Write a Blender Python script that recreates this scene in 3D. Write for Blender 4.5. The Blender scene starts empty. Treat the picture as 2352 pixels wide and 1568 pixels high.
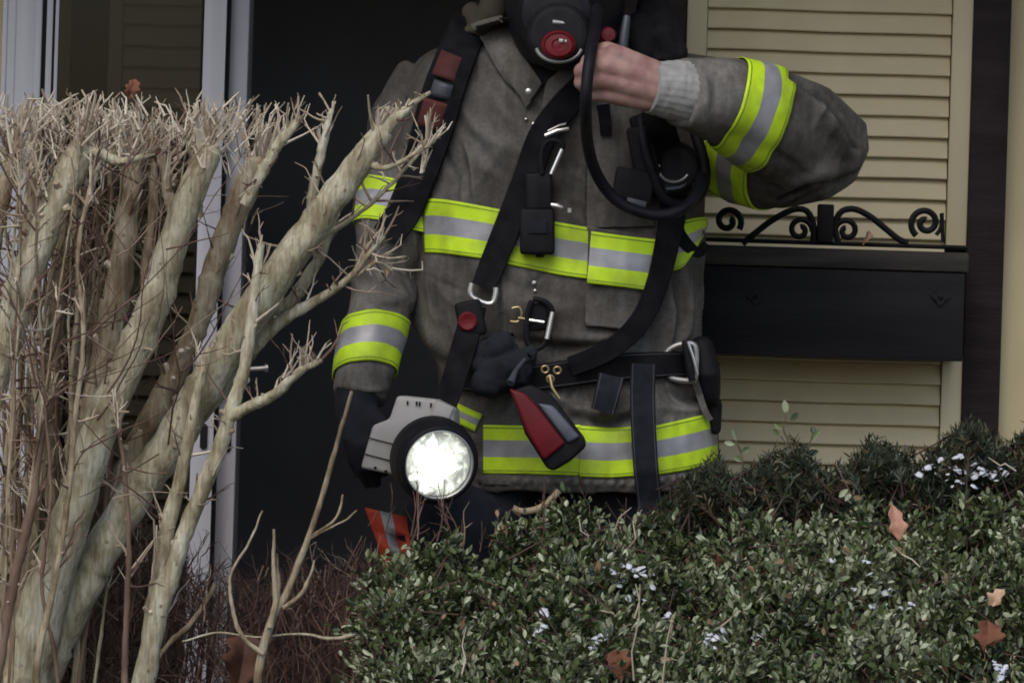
import bpy, bmesh, math, random
import numpy as np
from math import radians as R, sin, cos, pi
from mathutils import Vector, Matrix, Quaternion, noise
from mathutils.bvhtree import BVHTree
random.seed(7); rng = np.random.default_rng(7)
scene = bpy.context.scene
col = scene.collection

# ------------------------------------------------------------------ camera, world, sun, exposure
CAMY, CZ, S, ROLL = -12.0, 1.6, 1250.0, R(1.8)
camd = bpy.data.cameras.new('camera'); cam = bpy.data.objects.new('camera', camd); col.objects.link(cam)
camd.sensor_width = 36; camd.lens = 36 * 12 / (2352 / S); camd.clip_start = 0.1; camd.clip_end = 3000
cam.matrix_world = Matrix(((cos(ROLL), -sin(ROLL), 0, 0), (0, 0, -1, CAMY), (sin(ROLL), cos(ROLL), 0, CZ), (0, 0, 0, 1)))
scene.camera = cam

world = bpy.data.worlds.new('World'); scene.world = world; world.use_nodes = True
wn = world.node_tree.nodes; wl = world.node_tree.links
sky = wn.new('ShaderNodeTexSky'); sky.sky_type = 'NISHITA'; sky.sun_disc = False
SUN_EL, SUN_AZ = R(48), R(200)            # azimuth clockwise from +Y
sky.sun_elevation = SUN_EL; sky.sun_rotation = SUN_AZ
sky.air_density = 1.0; sky.dust_density = 2.6; sky.ozone_density = 1.0
wn['Background'].inputs['Strength'].default_value = 0.10
wl.new(sky.outputs[0], wn['Background'].inputs['Color'])
sd = bpy.data.lights.new('sun', 'SUN'); sd.energy = 0.6; sd.angle = R(50); sd.color = (1, .95, .88)
sun = bpy.data.objects.new('sun', sd); col.objects.link(sun)
sdir = Vector((sin(SUN_AZ) * cos(SUN_EL), cos(SUN_AZ) * cos(SUN_EL), sin(SUN_EL)))
sun.rotation_euler = sdir.to_track_quat('Z', 'Y').to_euler(); sun.location = sdir * 30
scene.view_settings.view_transform = 'Standard'; scene.view_settings.look = 'None'
scene.view_settings.gamma = 1; scene.view_settings.use_curve_mapping = False
scene.view_settings.exposure = 0.76
scene.cycles.use_denoising = True
scene.cycles.filter_width = 1.8

# ------------------------------------------------------------------ helpers
def P(u, v, y):
    """point at depth y seen at (u, v) of the photograph measured 2352 wide"""
    cx, cy, k = (u - 1176) / S, (784 - v) / S, (y - CAMY) / 12
    return Vector(((cx * cos(ROLL) - cy * sin(ROLL)) * k, y, CZ + (cx * sin(ROLL) + cy * cos(ROLL)) * k))
def L(n, y=0): return n / S * (y - CAMY) / 12
def UV(co):
    """inverse of P for an (n,3) array"""
    k = (co[:, 1] - CAMY) / 12
    X = co[:, 0] / k; Z = (co[:, 2] - CZ) / k
    return np.stack([(X * cos(ROLL) + Z * sin(ROLL)) * S + 1176, 784 - (-X * sin(ROLL) + Z * cos(ROLL)) * S], 1)
def tag(o, label=None, cat=None, group=None, kind=None):
    if label: o['label'] = label
    if cat: o['category'] = cat
    if group: o['group'] = group
    if kind: o['kind'] = kind
    return o
def link(name, me, parent=None):
    o = bpy.data.objects.new(name, me); col.objects.link(o)
    if parent: 
        o.parent = parent
        if parent.parent: o.matrix_parent_inverse = (parent.parent.matrix_basis @ parent.matrix_parent_inverse @ parent.matrix_basis).inverted()
        else: o.matrix_parent_inverse = parent.matrix_basis.inverted()
    return o
def thing(name, loc, label, cat, group=None):
    o = bpy.data.objects.new(name, None); col.objects.link(o); o.location = loc; o.empty_display_size = .05
    return tag(o, label, cat, group)

class MB:
    def __init__(s): s.v = []; s.f = []; s.m = []
    def add(s, vs, fs, mi=0):
        b = len(s.v); s.v += [tuple(x) for x in vs]
        for f in fs: s.f.append(tuple(i + b for i in f)); s.m.append(mi)
        return s
    def box(s, c, d, mi=0, rot=None):
        vs = [Vector((x * d[0] / 2, yy * d[1] / 2, z * d[2] / 2)) for x in (-1, 1) for yy in (-1, 1) for z in (-1, 1)]
        if rot: vs = [rot @ v for v in vs]
        vs = [v + Vector(c) for v in vs]
        return s.add(vs, [(0, 1, 3, 2), (4, 6, 7, 5), (0, 4, 5, 1), (2, 3, 7, 6), (0, 2, 6, 4), (1, 5, 7, 3)], mi)
    def box2(s, a, b, mi=0):
        return s.box([(a[i] + b[i]) / 2 for i in range(3)], [abs(b[i] - a[i]) for i in range(3)], mi)
    def tube(s, pts, rad, sides=8, mi=0, cap=True, closed=False):
        pts = [Vector(p) for p in pts]; n = len(pts)
        if not hasattr(rad, '__len__'): rad = [rad] * n
        vs = []; prev = None
        for i, p in enumerate(pts):
            a = pts[i - 1] if (i or closed) else p; b = pts[(i + 1) % n] if (i < n - 1 or closed) else p
            t = (b - a)
            if t.length < 1e-9: t = Vector((0, 0, 1))
            t.normalize()
            if prev is None:
                q = Vector((0, 0, 1)) if abs(t.z) < .9 else Vector((1, 0, 0)); e = t.cross(q).normalized()
            else:
                e = prev - t * prev.dot(t)
                e = e.normalized() if e.length > 1e-6 else t.orthogonal().normalized()
            prev = e; w = t.cross(e)
            for k in range(sides):
                an = 2 * pi * k / sides
                vs.append(p + (e * cos(an) + w * sin(an)) * rad[i])
        fs = []
        for i in range(n if closed else n - 1):
            j = (i + 1) % n
            for k in range(sides):
                l = (k + 1) % sides
                fs.append((i * sides + k, i * sides + l, j * sides + l, j * sides + k))
        if cap and not closed:
            fs.append(tuple(range(sides - 1, -1, -1))); fs.append(tuple((n - 1) * sides + k for k in range(sides)))
        return s.add(vs, fs, mi)
    def lathe(s, prof, org, axis, sides=40, mi=0, mis=None, sx=1, sy=1, up=None):
        """prof: (r, h) pairs along axis"""
        axis = Vector(axis).normalized(); e = (up or Vector((0, 0, 1))); e = (e - axis * e.dot(axis)).normalized(); w = axis.cross(e)
        for i in range(len(prof) - 1):
            vs = []
            for r_, h in prof[i:i + 2]:
                for k in range(sides):
                    an = 2 * pi * k / sides
                    vs.append(Vector(org) + axis * h + (w * cos(an) * sx + e * sin(an) * sy) * r_)
            s.add(vs, [(k, (k + 1) % sides, sides + (k + 1) % sides, sides + k) for k in range(sides)], mis[i] if mis else mi)
        return s
    def prism(s, poly, org, ex, ey, ez, depth, mi=0):
        """poly (a,b) in the ex,ey plane, extruded along ez"""
        ex, ey, ez, org = map(Vector, (ex, ey, ez, org)); n = len(poly)
        vs = [org + ex * a + ey * b for a, b in poly] + [org + ex * a + ey * b + ez * depth for a, b in poly]
        return s.add(vs, [tuple(range(n - 1, -1, -1)), tuple(range(n, 2 * n))] + [(i, (i + 1) % n, n + (i + 1) % n, n + i) for i in range(n)], mi)
    def build(s, name, mats, parent=None, smooth=True, bevel=0, seg=2, sub=0, weld=False, sharp=40):
        me = bpy.data.meshes.new(name); me.from_pydata(s.v, [], s.f)
        if not isinstance(mats, (list, tuple)): mats = [mats]
        for m in mats: me.materials.append(m)
        me.polygons.foreach_set('material_index', s.m)
        if weld or bevel or sub:
            bm = bmesh.new(); bm.from_mesh(me); bmesh.ops.remove_doubles(bm, verts=bm.verts, dist=1e-5)
            bmesh.ops.recalc_face_normals(bm, faces=bm.faces)
            if bevel:
                eds = [e for e in bm.edges if len(e.link_faces) == 2 and e.calc_face_angle(0) > R(30)]
                bmesh.ops.bevel(bm, geom=eds, offset=bevel, segments=seg, profile=.5, affect='EDGES', clamp_overlap=True)
            bm.to_mesh(me); bm.free()
        if smooth:
            me.polygons.foreach_set('use_smooth', [True] * len(me.polygons))
            try: me.set_sharp_from_angle(angle=R(sharp))
            except Exception: pass
        me.update()
        return link(name, me, parent)

def mesh_np(name, verts, loops_per, faces, mat, parent=None, tint=None, smooth=True):
    """verts (n,3); faces = flat index list, loops_per = counts"""
    me = bpy.data.meshes.new(name)
    me.vertices.add(len(verts)); me.vertices.foreach_set('co', np.asarray(verts, np.float32).ravel())
    me.loops.add(len(faces)); me.loops.foreach_set('vertex_index', np.asarray(faces, np.int32))
    st = np.concatenate([[0], np.cumsum(loops_per)[:-1]]).astype(np.int32)
    me.polygons.add(len(loops_per)); me.polygons.foreach_set('loop_start', st)
    if smooth: me.polygons.foreach_set('use_smooth', np.ones(len(loops_per), bool))
    me.update(calc_edges=True)
    if tint is not None:
        a = me.attributes.new('tint', 'FLOAT', 'POINT'); a.data.foreach_set('value', np.asarray(tint, np.float32))
    me.materials.append(mat)
    return link(name, me, parent)

def lerp_poly(pts, n):
    """Catmull-Rom resample of tuples (any dimension)"""
    a = np.array(pts, float); m = len(a); out = []
    d = np.concatenate([[0], np.cumsum(np.linalg.norm(np.diff(a, axis=0), axis=1))]); 
    for t in np.linspace(0, d[-1], n):
        i = min(max(np.searchsorted(d, t, side='right') - 1, 0), m - 2)
        w = (t - d[i]) / max(d[i + 1] - d[i], 1e-9)
        p0, p1, p2, p3 = a[max(i - 1, 0)], a[i], a[i + 1], a[min(i + 2, m - 1)]
        out.append(.5 * (2 * p1 + (p2 - p0) * w + (2 * p0 - 5 * p1 + 4 * p2 - p3) * w * w + (3 * p1 - p0 - 3 * p2 + p3) * w ** 3))
    return out

# ------------------------------------------------------------------ materials
def mat(name, c1, c2=None, scale=20, rough=.7, metal=0, bump=0, bscale=None, c3=None, spec=.5, stretch=None, detail=5, dist=.002, lo=.35, hi=.65, tint=None, trans=0):
    m = bpy.data.materials.new(name); m.use_nodes = True
    n, l = m.node_tree.nodes, m.node_tree.links
    b = n['Principled BSDF']; b.inputs['Roughness'].default_value = rough; b.inputs['Metallic'].default_value = metal
    b.inputs['Specular IOR Level'].default_value = spec
    c1 = (*c1, 1); c2 = (*(c2 or c1[:3]), 1)
    tc = n.new('ShaderNodeTexCoord'); mp = n.new('ShaderNodeMapping'); l.new(tc.outputs['Object'], mp.inputs[0])
    if stretch: mp.inputs['Scale'].default_value = stretch
    cr = n.new('ShaderNodeValToRGB'); cr.color_ramp.elements[0].color = c1; cr.color_ramp.elements[1].color = c2
    cr.color_ramp.elements[0].position = lo; cr.color_ramp.elements[1].position = hi
    if c3:
        e = cr.color_ramp.elements.new(min(hi + .18, 1)); e.color = (*c3, 1)
    if tint == 'attr':
        at = n.new('ShaderNodeAttribute'); at.attribute_name = 'tint'; src = at.outputs['Fac']
    elif tint == 'obj':
        oi = n.new('ShaderNodeObjectInfo'); src = oi.outputs['Random']
    else:
        nz = n.new('ShaderNodeTexNoise'); nz.inputs['Scale'].default_value = scale; nz.inputs['Detail'].default_value = detail
        l.new(mp.outputs[0], nz.inputs['Vector']); src = nz.outputs['Fac']
    l.new(src, cr.inputs[0]); l.new(cr.outputs[0], b.inputs['Base Color'])
    if bump:
        bz = n.new('ShaderNodeTexNoise'); bz.inputs['Scale'].default_value = bscale or scale * 3; bz.inputs['Detail'].default_value = 4
        l.new(mp.outputs[0], bz.inputs['Vector'])
        bp = n.new('ShaderNodeBump'); bp.inputs['Strength'].default_value = bump; bp.inputs['Distance'].default_value = dist
        l.new(bz.outputs['Fac'], bp.inputs['Height']); l.new(bp.outputs[0], b.inputs['Normal'])
    if trans: 
        b.inputs['Subsurface Weight'].default_value = trans; b.inputs['Subsurface Radius'].default_value = (.006, .003, .002)
    return m
M = {}
M['cream'] = mat('cream_paint', (.60, .52, .33), (.70, .615, .405), 6, .55, bump=.15, bscale=60, stretch=(1, 1, .4))
M['cream_wall'] = mat('cream_wall_paint', (.60, .51, .30), (.66, .565, .34), 5, .7, bump=.2, bscale=90)
M['brown'] = mat('dark_brown_trim', (.019, .012, .013), (.030, .020, .022), 8, .6, bump=.4, bscale=40, stretch=(1, 1, 6), spec=.18)
M['white'] = mat('white_vinyl', (.45, .445, .49), (.53, .525, .575), 5, .4, bump=.05, bscale=30, stretch=(6, 6, .3))
M['gasket'] = mat('black_gasket', (.012, .012, .013), rough=.7, spec=.18)
M['room'] = mat('dim_interior', (.22, .225, .25), (.28, .285, .31), 3, .9)
M['iron'] = mat('black_iron', (.007, .007, .009), (.016, .015, .016), 30, .55, metal=.2, bump=.3, bscale=120, spec=.18)
M['planter'] = mat('black_planter_board', (.008, .008, .010), (.016, .016, .018), 5, .65, bump=.3, bscale=40, stretch=(.4, 1, 4), spec=.18)
M['planter_rim'] = mat('weathered_planter_rim', (.014, .013, .013), (.05, .042, .036), 9, .8, bump=.5, bscale=50, stretch=(.5, 1, 5))
M['soil'] = mat('planter_soil', (.015, .012, .010), (.05, .04, .03), 60, .95, bump=.8, bscale=150)
M['concrete'] = mat('porch_concrete', (.25, .24, .23), (.33, .32, .30), 9, .85, bump=.4, bscale=90)
M['coat'] = mat('turnout_cloth', (.072, .067, .061), (.118, .111, .102), 9, .9, bump=.35, bscale=650, c3=(.17, .162, .15), spec=.15, detail=10, dist=.0015, lo=.34, hi=.62)
def coat_mat():
    m = mat('turnout_cloth', (.080, .078, .075), (.125, .122, .117), 7, .92, bump=.4, bscale=520, c3=(.165, .16, .15), spec=.12, detail=11, dist=.0016, lo=.36, hi=.60)
    n, l = m.node_tree.nodes, m.node_tree.links; bs = n['Principled BSDF']; src = bs.inputs['Base Color'].links[0].from_socket
    tc = n.new('ShaderNodeTexCoord')
    def layer(prev, scale, lo, hi, dark, light, st=None, fac=1):
        mp = n.new('ShaderNodeMapping'); l.new(tc.outputs['Object'], mp.inputs[0])
        if st: mp.inputs['Scale'].default_value = st
        z = n.new('ShaderNodeTexNoise'); z.inputs['Scale'].default_value = scale; z.inputs['Detail'].default_value = 6; l.new(mp.outputs[0], z.inputs['Vector'])
        r = n.new('ShaderNodeValToRGB'); r.color_ramp.elements[0].position = lo; r.color_ramp.elements[1].position = hi
        r.color_ramp.elements[0].color = (*dark, 1); r.color_ramp.elements[1].color = (*light, 1); l.new(z.outputs['Fac'], r.inputs[0])
        x = n.new('ShaderNodeMix'); x.data_type = 'RGBA'; x.blend_type = 'MULTIPLY'; x.inputs[0].default_value = fac
        l.new(prev, x.inputs[6]); l.new(r.outputs[0], x.inputs[7]); return x.outputs[2]
    c = layer(src, 4, .35, .62, (.62, .60, .58), (1.18, 1.17, 1.16))
    c = layer(c, 150, .36, .64, (.88, .88, .88), (1.10, 1.10, 1.10))
    c = layer(c, 70, .40, .62, (.88, .875, .87), (1.10, 1.10, 1.10), (1, 1, .15))
    c = layer(c, 16, .42, .60, (.86, .85, .84), (1.08, 1.08, 1.08))
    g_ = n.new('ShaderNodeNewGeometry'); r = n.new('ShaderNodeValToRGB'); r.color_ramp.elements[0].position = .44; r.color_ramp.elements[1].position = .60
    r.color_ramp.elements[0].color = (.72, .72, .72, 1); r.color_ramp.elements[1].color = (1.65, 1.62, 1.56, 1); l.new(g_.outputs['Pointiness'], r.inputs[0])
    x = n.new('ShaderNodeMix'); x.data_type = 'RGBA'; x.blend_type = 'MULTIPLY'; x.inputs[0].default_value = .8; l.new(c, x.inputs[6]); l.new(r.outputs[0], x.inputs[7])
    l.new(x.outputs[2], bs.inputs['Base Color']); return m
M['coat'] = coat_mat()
M['coat_dark'] = mat('turnout_cloth_soiled', (.06, .053, .046), (.10, .092, .08), 9, .92, bump=.35, bscale=650, spec=.2, dist=.0012)
M['lime'] = mat('lime_trim', (.30, .42, .03), (.55, .80, .025), 14, .55, bump=.25, bscale=300, spec=.3, lo=.30, hi=.56, detail=10)
M['silver'] = mat('silver_trim', (.19, .195, .21), (.37, .375, .40), 14, .4, bump=.2, bscale=260, metal=.1)
M['stitch'] = mat('trim_stitching', (.12, .20, .01), (.22, .34, .02), 200, .8)
M['web'] = mat('black_webbing', (.006, .006, .008), (.013, .013, .016), 30, .85, bump=.5, bscale=700, spec=.10)
M['web_edge'] = mat('webbing_edge', (.05, .05, .06), rough=.8)
M['web_navy'] = mat('navy_webbing', (.009, .010, .016), (.016, .018, .027), 40, .75, bump=.5, bscale=700, spec=.18)
M['rubber'] = mat('black_rubber', (.006, .006, .009), (.011, .011, .016), 30, .55, spec=.18)
M['plastic'] = mat('black_plastic', (.005, .005, .007), (.010, .010, .013), 40, .65, bump=.1, bscale=300, spec=.18)
M['bluegrey'] = mat('slate_plastic', (.035, .04, .055), (.06, .066, .085), 25, .45)
M['slate'] = mat('slate_face', (.06, .066, .09), (.10, .11, .14), 20, .5)
M['dead4'] = mat('dark_dead_leaf', (.055, .02, .010), (.10, .038, .018), 25, .7, bump=.3, bscale=120)
M['steel'] = mat('bright_steel', (.72, .72, .70), (.8, .8, .78), 20, .28, metal=.85)
M['dull_steel'] = mat('dull_steel', (.32, .32, .32), (.45, .45, .44), 40, .42, metal=.7)
M['brass'] = mat('worn_brass', (.30, .22, .10), (.4, .32, .18), 30, .4, metal=.8)
M['red'] = mat('red_plastic', (.10, .004, .010), (.14, .006, .013), 25, .5, spec=.3)
M['red_patch'] = mat('faded_red_patch', (.055, .011, .011), (.095, .018, .016), 30, .8, bump=.3, bscale=300)
M['orange_red'] = mat('orange_red_trim', (.42, .035, .012), (.52, .05, .018), 30, .7)
M['grey_plastic'] = mat('grey_lamp_housing', (.34, .335, .32), (.42, .41, .395), 14, .5, bump=.08, bscale=200)
M['trouser'] = mat('black_trouser_cloth', (.010, .011, .016), (.02, .022, .03), 12, .9, bump=.4, bscale=300, spec=.18)
M['hood'] = mat('black_knit_hood', (.008, .008, .010), (.014, .014, .017), 60, .95, bump=.5, bscale=500, spec=.18)
M['olive'] = mat('olive_helmet_liner', (.045, .038, .026), (.075, .064, .045), 12, .9, bump=.5, bscale=200)
M['knit'] = mat('grey_knit_cuff', (.23, .23, .225), (.31, .31, .30), 40, .95, bump=.6, bscale=500)
M['skin'] = mat('skin', (.24, .125, .115), (.36, .225, .20), 30, .6, bump=.5, bscale=260, c3=(.38, .20, .13), trans=.15, dist=.001)
M['hose_tan'] = mat('tan_cord', (.30, .24, .15), (.38, .31, .2), 20, .7)
M['visor'] = mat('dark_visor', (.01, .01, .012), rough=.12)
M['ground'] = mat('mulch_ground', (.035, .026, .018), (.09, .07, .05), 30, .95, bump=.8, bscale=60, c3=(.13, .11, .07))
M['bark'] = mat('pale_bark', (.19, .155, .095), (.38, .355, .255), 26, .85, bump=.8, bscale=160, c3=(.50, .49, .41), stretch=(1, 1, .5), detail=10, lo=.34, hi=.52, dist=.003)
M['bark2'] = mat('tan_bark', (.13, .09, .05), (.28, .225, .145), 28, .88, bump=.8, bscale=170, c3=(.36, .32, .235), stretch=(1, 1, .4), detail=10, lo=.34, hi=.54, dist=.003)
def bark_mat(name, a, b_, c_, spot):
    m = mat(name, a, b_, 24, .88, bump=.85, bscale=120, c3=c_, stretch=(1, 1, .5), detail=10, lo=.36, hi=.52, dist=.004)
    n, l = m.node_tree.nodes, m.node_tree.links; bs = n['Principled BSDF']; src = bs.inputs['Base Color'].links[0].from_socket
    tc = n.new('ShaderNodeTexCoord')
    mp = n.new('ShaderNodeMapping'); mp.inputs['Scale'].default_value = (1, 1, .12); l.new(tc.outputs['Object'], mp.inputs[0])
    st = n.new('ShaderNodeTexNoise'); st.inputs['Scale'].default_value = 190; st.inputs['Detail'].default_value = 6; l.new(mp.outputs[0], st.inputs['Vector'])
    r1 = n.new('ShaderNodeValToRGB'); r1.color_ramp.elements[0].position = .38; r1.color_ramp.elements[0].color = (.55, .5, .42, 1); r1.color_ramp.elements[1].position = .6; r1.color_ramp.elements[1].color = (1.08, 1.08, 1.08, 1)
    l.new(st.outputs['Fac'], r1.inputs[0])
    m1 = n.new('ShaderNodeMix'); m1.data_type = 'RGBA'; m1.blend_type = 'MULTIPLY'; m1.inputs[0].default_value = .65; l.new(src, m1.inputs[6]); l.new(r1.outputs[0], m1.inputs[7])
    vo = n.new('ShaderNodeTexVoronoi'); vo.inputs['Scale'].default_value = 34; vo.inputs['Randomness'].default_value = 1; l.new(tc.outputs['Object'], vo.inputs['Vector'])
    r2 = n.new('ShaderNodeValToRGB'); r2.color_ramp.elements[0].position = .04; r2.color_ramp.elements[0].color = (1, 1, 1, 1); r2.color_ramp.elements[1].position = .15; r2.color_ramp.elements[1].color = (0, 0, 0, 1)
    l.new(vo.outputs['Distance'], r2.inputs[0])
    m2 = n.new('ShaderNodeMix'); m2.data_type = 'RGBA'; l.new(r2.outputs[0], m2.inputs[0]); l.new(m1.outputs[2], m2.inputs[6]); m2.inputs[7].default_value = (*spot, 1)
    l.new(m2.outputs[2], bs.inputs['Base Color']); return m
M['bark'] = bark_mat('pale_bark', (.23, .20, .125), (.41, .385, .275), (.53, .525, .43), (.17, .12, .07))
M['bark2'] = bark_mat('tan_bark', (.15, .11, .062), (.33, .275, .185), (.41, .375, .285), (.11, .07, .04))
M['twig'] = mat('pale_twigs', (.17, .115, .08), (.40, .33, .24), 30, .85, tint='attr', c3=(.58, .52, .42), lo=.1, hi=.62)
M['twig_red'] = mat('red_brown_twigs', (.045, .022, .018), (.17, .10, .075), rough=.85, tint='attr', c3=(.34, .26, .19), lo=.1, hi=.75)
M['twig_dark'] = mat('dark_red_twigs', (.06, .022, .017), (.14, .055, .035), 30, .8, tint='attr', lo=.1, hi=.9)
LG = dict(rough=.38, spec=.55, c3=(.30, .335, .22), lo=.06, hi=.6)
M['leaf'] = mat('boxwood_leaf_mass', (.014, .026, .007), (.105, .145, .052), tint='attr', **LG)
M['leaf1'] = mat('boxwood_leaf', (.014, .026, .007), (.105, .145, .052), tint='obj', **LG)
M['needle'] = mat('yew_needles', (.010, .018, .010), (.035, .05, .02), rough=.55, tint='attr', c3=(.085, .065, .03), lo=.0, hi=.8)
M['stem'] = mat('shrub_stems', (.06, .045, .03), (.14, .11, .075), 30, .9)
M['wither'] = mat('withered_foliage', (.08, .035, .018), (.24, .16, .09), tint='attr', rough=.7, lo=.1, hi=.9)
M['dead1'] = mat('pinkish_dead_leaf', (.36, .17, .115), (.46, .25, .18), 25, .75, bump=.3, bscale=120)
M['dead2'] = mat('rust_dead_leaf', (.10, .032, .014), (.17, .06, .026), 25, .7, bump=.3, bscale=120)
M['dead3'] = mat('tan_dead_leaf', (.42, .27, .17), (.5, .34, .23), 25, .75, bump=.3, bscale=120)
M['snow'] = mat('old_snow', (.50, .53, .58), (.62, .65, .70), 60, .6, bump=.6, bscale=250, trans=.2)

def glass_mat():
    m = bpy.data.materials.new('tinted_screen_glass'); m.use_nodes = True
    n, l = m.node_tree.nodes, m.node_tree.links; n.remove(n['Principled BSDF'])
    t = n.new('ShaderNodeBsdfTransparent'); t.inputs[0].default_value = (.47, .47, .48, 1)
    g = n.new('ShaderNodeBsdfGlossy'); g.inputs['Roughness'].default_value = .05
    fr = n.new('ShaderNodeFresnel'); fr.inputs[0].default_value = 1.3
    mx = n.new('ShaderNodeMixShader'); l.new(fr.outputs[0], mx.inputs[0]); l.new(t.outputs[0], mx.inputs[1]); l.new(g.outputs[0], mx.inputs[2])
    l.new(mx.outputs[0], n['Material Output'].inputs[0]); return m
M['glass'] = glass_mat()
def lens_mat():
    m = bpy.data.materials.new('lit_lens'); m.use_nodes = True
    n, l = m.node_tree.nodes, m.node_tree.links; b = n['Principled BSDF']
    b.inputs['Base Color'].default_value = (.5, .5, .45, 1); b.inputs['Roughness'].default_value = .15
    tc = n.new('ShaderNodeTexCoord'); v = n.new('ShaderNodeTexNoise'); v.inputs['Scale'].default_value = 42; v.inputs['Detail'].default_value = 5; v.inputs['Distortion'].default_value = 1.6
    l.new(tc.outputs['Object'], v.inputs['Vector'])
    d = n.new('ShaderNodeVectorMath'); d.operation = 'DISTANCE'; d.inputs[1].default_value = tuple(P(992, 1066, -.32)); l.new(tc.outputs['Object'], d.inputs[0])
    mr = n.new('ShaderNodeMapRange'); mr.inputs[1].default_value = .018; mr.inputs[2].default_value = .085; mr.inputs[3].default_value = .18; mr.inputs[4].default_value = -.34; l.new(d.outputs['Value'], mr.inputs[0])
    ad = n.new('ShaderNodeMath'); l.new(mr.outputs[0], ad.inputs[0]); l.new(v.outputs['Fac'], ad.inputs[1])
    cr = n.new('ShaderNodeValToRGB'); e = cr.color_ramp.elements; e[0].position = .30; e[0].color = (.10, .11, .095, 1); e[1].position = .47; e[1].color = (.42, .45, .38, 1)
    q = e.new(.56); q.color = (.95, .97, .88, 1); q = e.new(.85); q.color = (4, 4, 3.7, 1)
    l.new(ad.outputs[0], cr.inputs[0]); l.new(cr.outputs[0], b.inputs['Emission Color']); b.inputs['Emission Strength'].default_value = 1.0
    return m
M['lens'] = lens_mat()

# ------------------------------------------------------------------ setting: ground, porch, house
g = MB().add([(-900, -900, 0), (900, -900, 0), (900, 900, 0), (-900, 900, 0)], [(0, 1, 2, 3)])
tag(g.build('ground', M['ground'], smooth=False), kind='structure')
tag(MB().box2((-1.6, -.10, 0), (1.9, .75, .5)).build('porch', M['concrete'], bevel=.012), kind='structure')

WY = .62                                     # wall plane
def X(u, y=WY): return P(u, 784, y).x        # upright at column u (read at mid height)
def Zv(u, v, y=WY): return P(u, v, y).z
house = thing('house', (0, WY, .5), 'cream house front with dark brown trim, louvred panels and an open doorway', 'house')
DL, DR = X(527), X(1445)                     # doorway
Z0, Z1, ZD = .0, 4.2, 2.62
w = MB()
w.box2((-4.5, WY, Z0), (DL, WY + .16, Z1)); w.box2((DR, WY, Z0), (5, WY + .16, Z1))
w.box2((DL, WY, ZD), (DR, WY + .16, Z1)); w.box2((DL, WY, Z0), (DR, WY + .16, .5))
w.build('wall', M['cream_wall'], house, smooth=False)
rm = MB()                                    # the dark room behind the doorway
ry0, ry1 = WY + .165, WY + 1.7
rm.box2((-2.2, ry1, .3), (2.2, ry1 + .1, 3)); rm.box2((-2.3, ry0, .3), (-2.2, ry1 + .1, 3)); rm.box2((2.2, ry0, .3), (2.3, ry1 + .1, 3))
rm.box2((-2.3, ry0, 3), (2.3, ry1 + .1, 3.1)); rm.box2((-2.3, ry0, .4), (2.3, ry1 + .1, .499))
rm.build('room_interior', M['room'], house, smooth=False)
ev = MB(); ev.box2((-4.5, -.55, 2.86), (5, WY - .057, 3.02)); ev.build('eave', M['white'], house, smooth=False)
def board(name, u0, u1, y0, y1, m, z0=.3, z1=3.3, bev=.004, lab=None):
    o = MB().box2((X(u0, y0), y0, z0), (X(u1, y0), y1, z1)).build(name, m, house, bevel=bev)
    if lab: o['label'] = lab
    return o
board('trim_board', 2213, 2300, WY - .055, WY - .001, M['brown'], lab='dark brown upright trim board right of the louvred panel')
board('trim_board', 1465, 1552, WY - .055, WY - .001, M['brown'], lab='dark brown upright trim board beside the doorway')
board('trim_board', 140, 226, WY - .055, WY - .001, M['brown'], lab='dark brown upright trim board behind the storm door glass')
def louvre(u0, u1, us0, us1, vtop, vbot, name='louvre_panel', skip=None, first=33.0, pitch=47.2, ref=1904, lab=None):
    y0 = WY - .030
    root = MB().box2((X(u0, WY) + .002, WY - .006, .35), (X(u1, WY) - .002, WY - .0015, 3.0)).build(name, M['brown'], house, smooth=False)
    if lab: root['label'] = lab
    for a, b_ in ((u0, us0), (us1, u1)):
        segs = ((.35, 3.0),) if not skip else ((.35, skip[0]), (skip[1], 3.0))
        for s0, s1 in segs:
            MB().box2((X(a, y0) + .001, y0 - .018, s0), (X(b_, y0) - .0005, WY - .007, s1)).build('stile', M['cream'], root, bevel=.003)
    zf = Zv(ref, first, y0); dz = L(pitch, y0)
    k0 = int((3.0 - zf) / dz); me = None; i = -k0
    while zf - i * dz > .40:
        zb = zf - i * dz + random.uniform(-.0009, .0009); i += 1
        x0, x1 = X(us0, y0) + .0005, X(us1, y0) - .001
        if skip and zb > skip[0] - .02 and zb + dz < skip[1] + .0: continue
        if me is None:
            n = 7; vs = []; fs = []
            for k in range(n):
                f = k / (n - 1); xx = x0 + (x1 - x0) * f; wv = .0007 * sin(f * 9)
                vs += [(xx, -.0130, .0052 + wv), (xx, -.0148, .0075 + wv), (xx, .0045, dz + .007), (xx, .0110, dz + .007), (xx, .0005, .0056 + wv)]
            for k in range(n - 1):
                for j in range(5): fs.append((k * 5 + j, k * 5 + (j + 1) % 5, k * 5 + 5 + (j + 1) % 5, k * 5 + 5 + j))
            fs += [(4, 3, 2, 1, 0), tuple((n - 1) * 5 + j for j in range(5))]
            o = MB().add(vs, fs).build('slat', M['cream'], root, smooth=False); me = o.data
            o.location = (0, y0, zb)
        else:
            o = bpy.data.objects.new('slat', me); col.objects.link(o); o.parent = root
            o.matrix_parent_inverse = (house.matrix_basis @ root.matrix_parent_inverse @ root.matrix_basis).inverted()
            o.location = (0, y0, zb)
        o.rotation_euler = (random.uniform(-.03, .03), random.uniform(-.0012, .0012), 0)
    return root
zs0, zs1 = Zv(2180, 822, .3), Zv(2200, 566, .3)
louvre(1553, 2212, 1602, 2163, 0, 0, skip=(Zv(2190, 815), Zv(2200, 571)), lab='cream louvred panel above and below the window box')
louvre(227, 490, 262, 452, 0, 0, first=20, lab='cream louvred panel seen darkly through the storm door glass')

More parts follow.
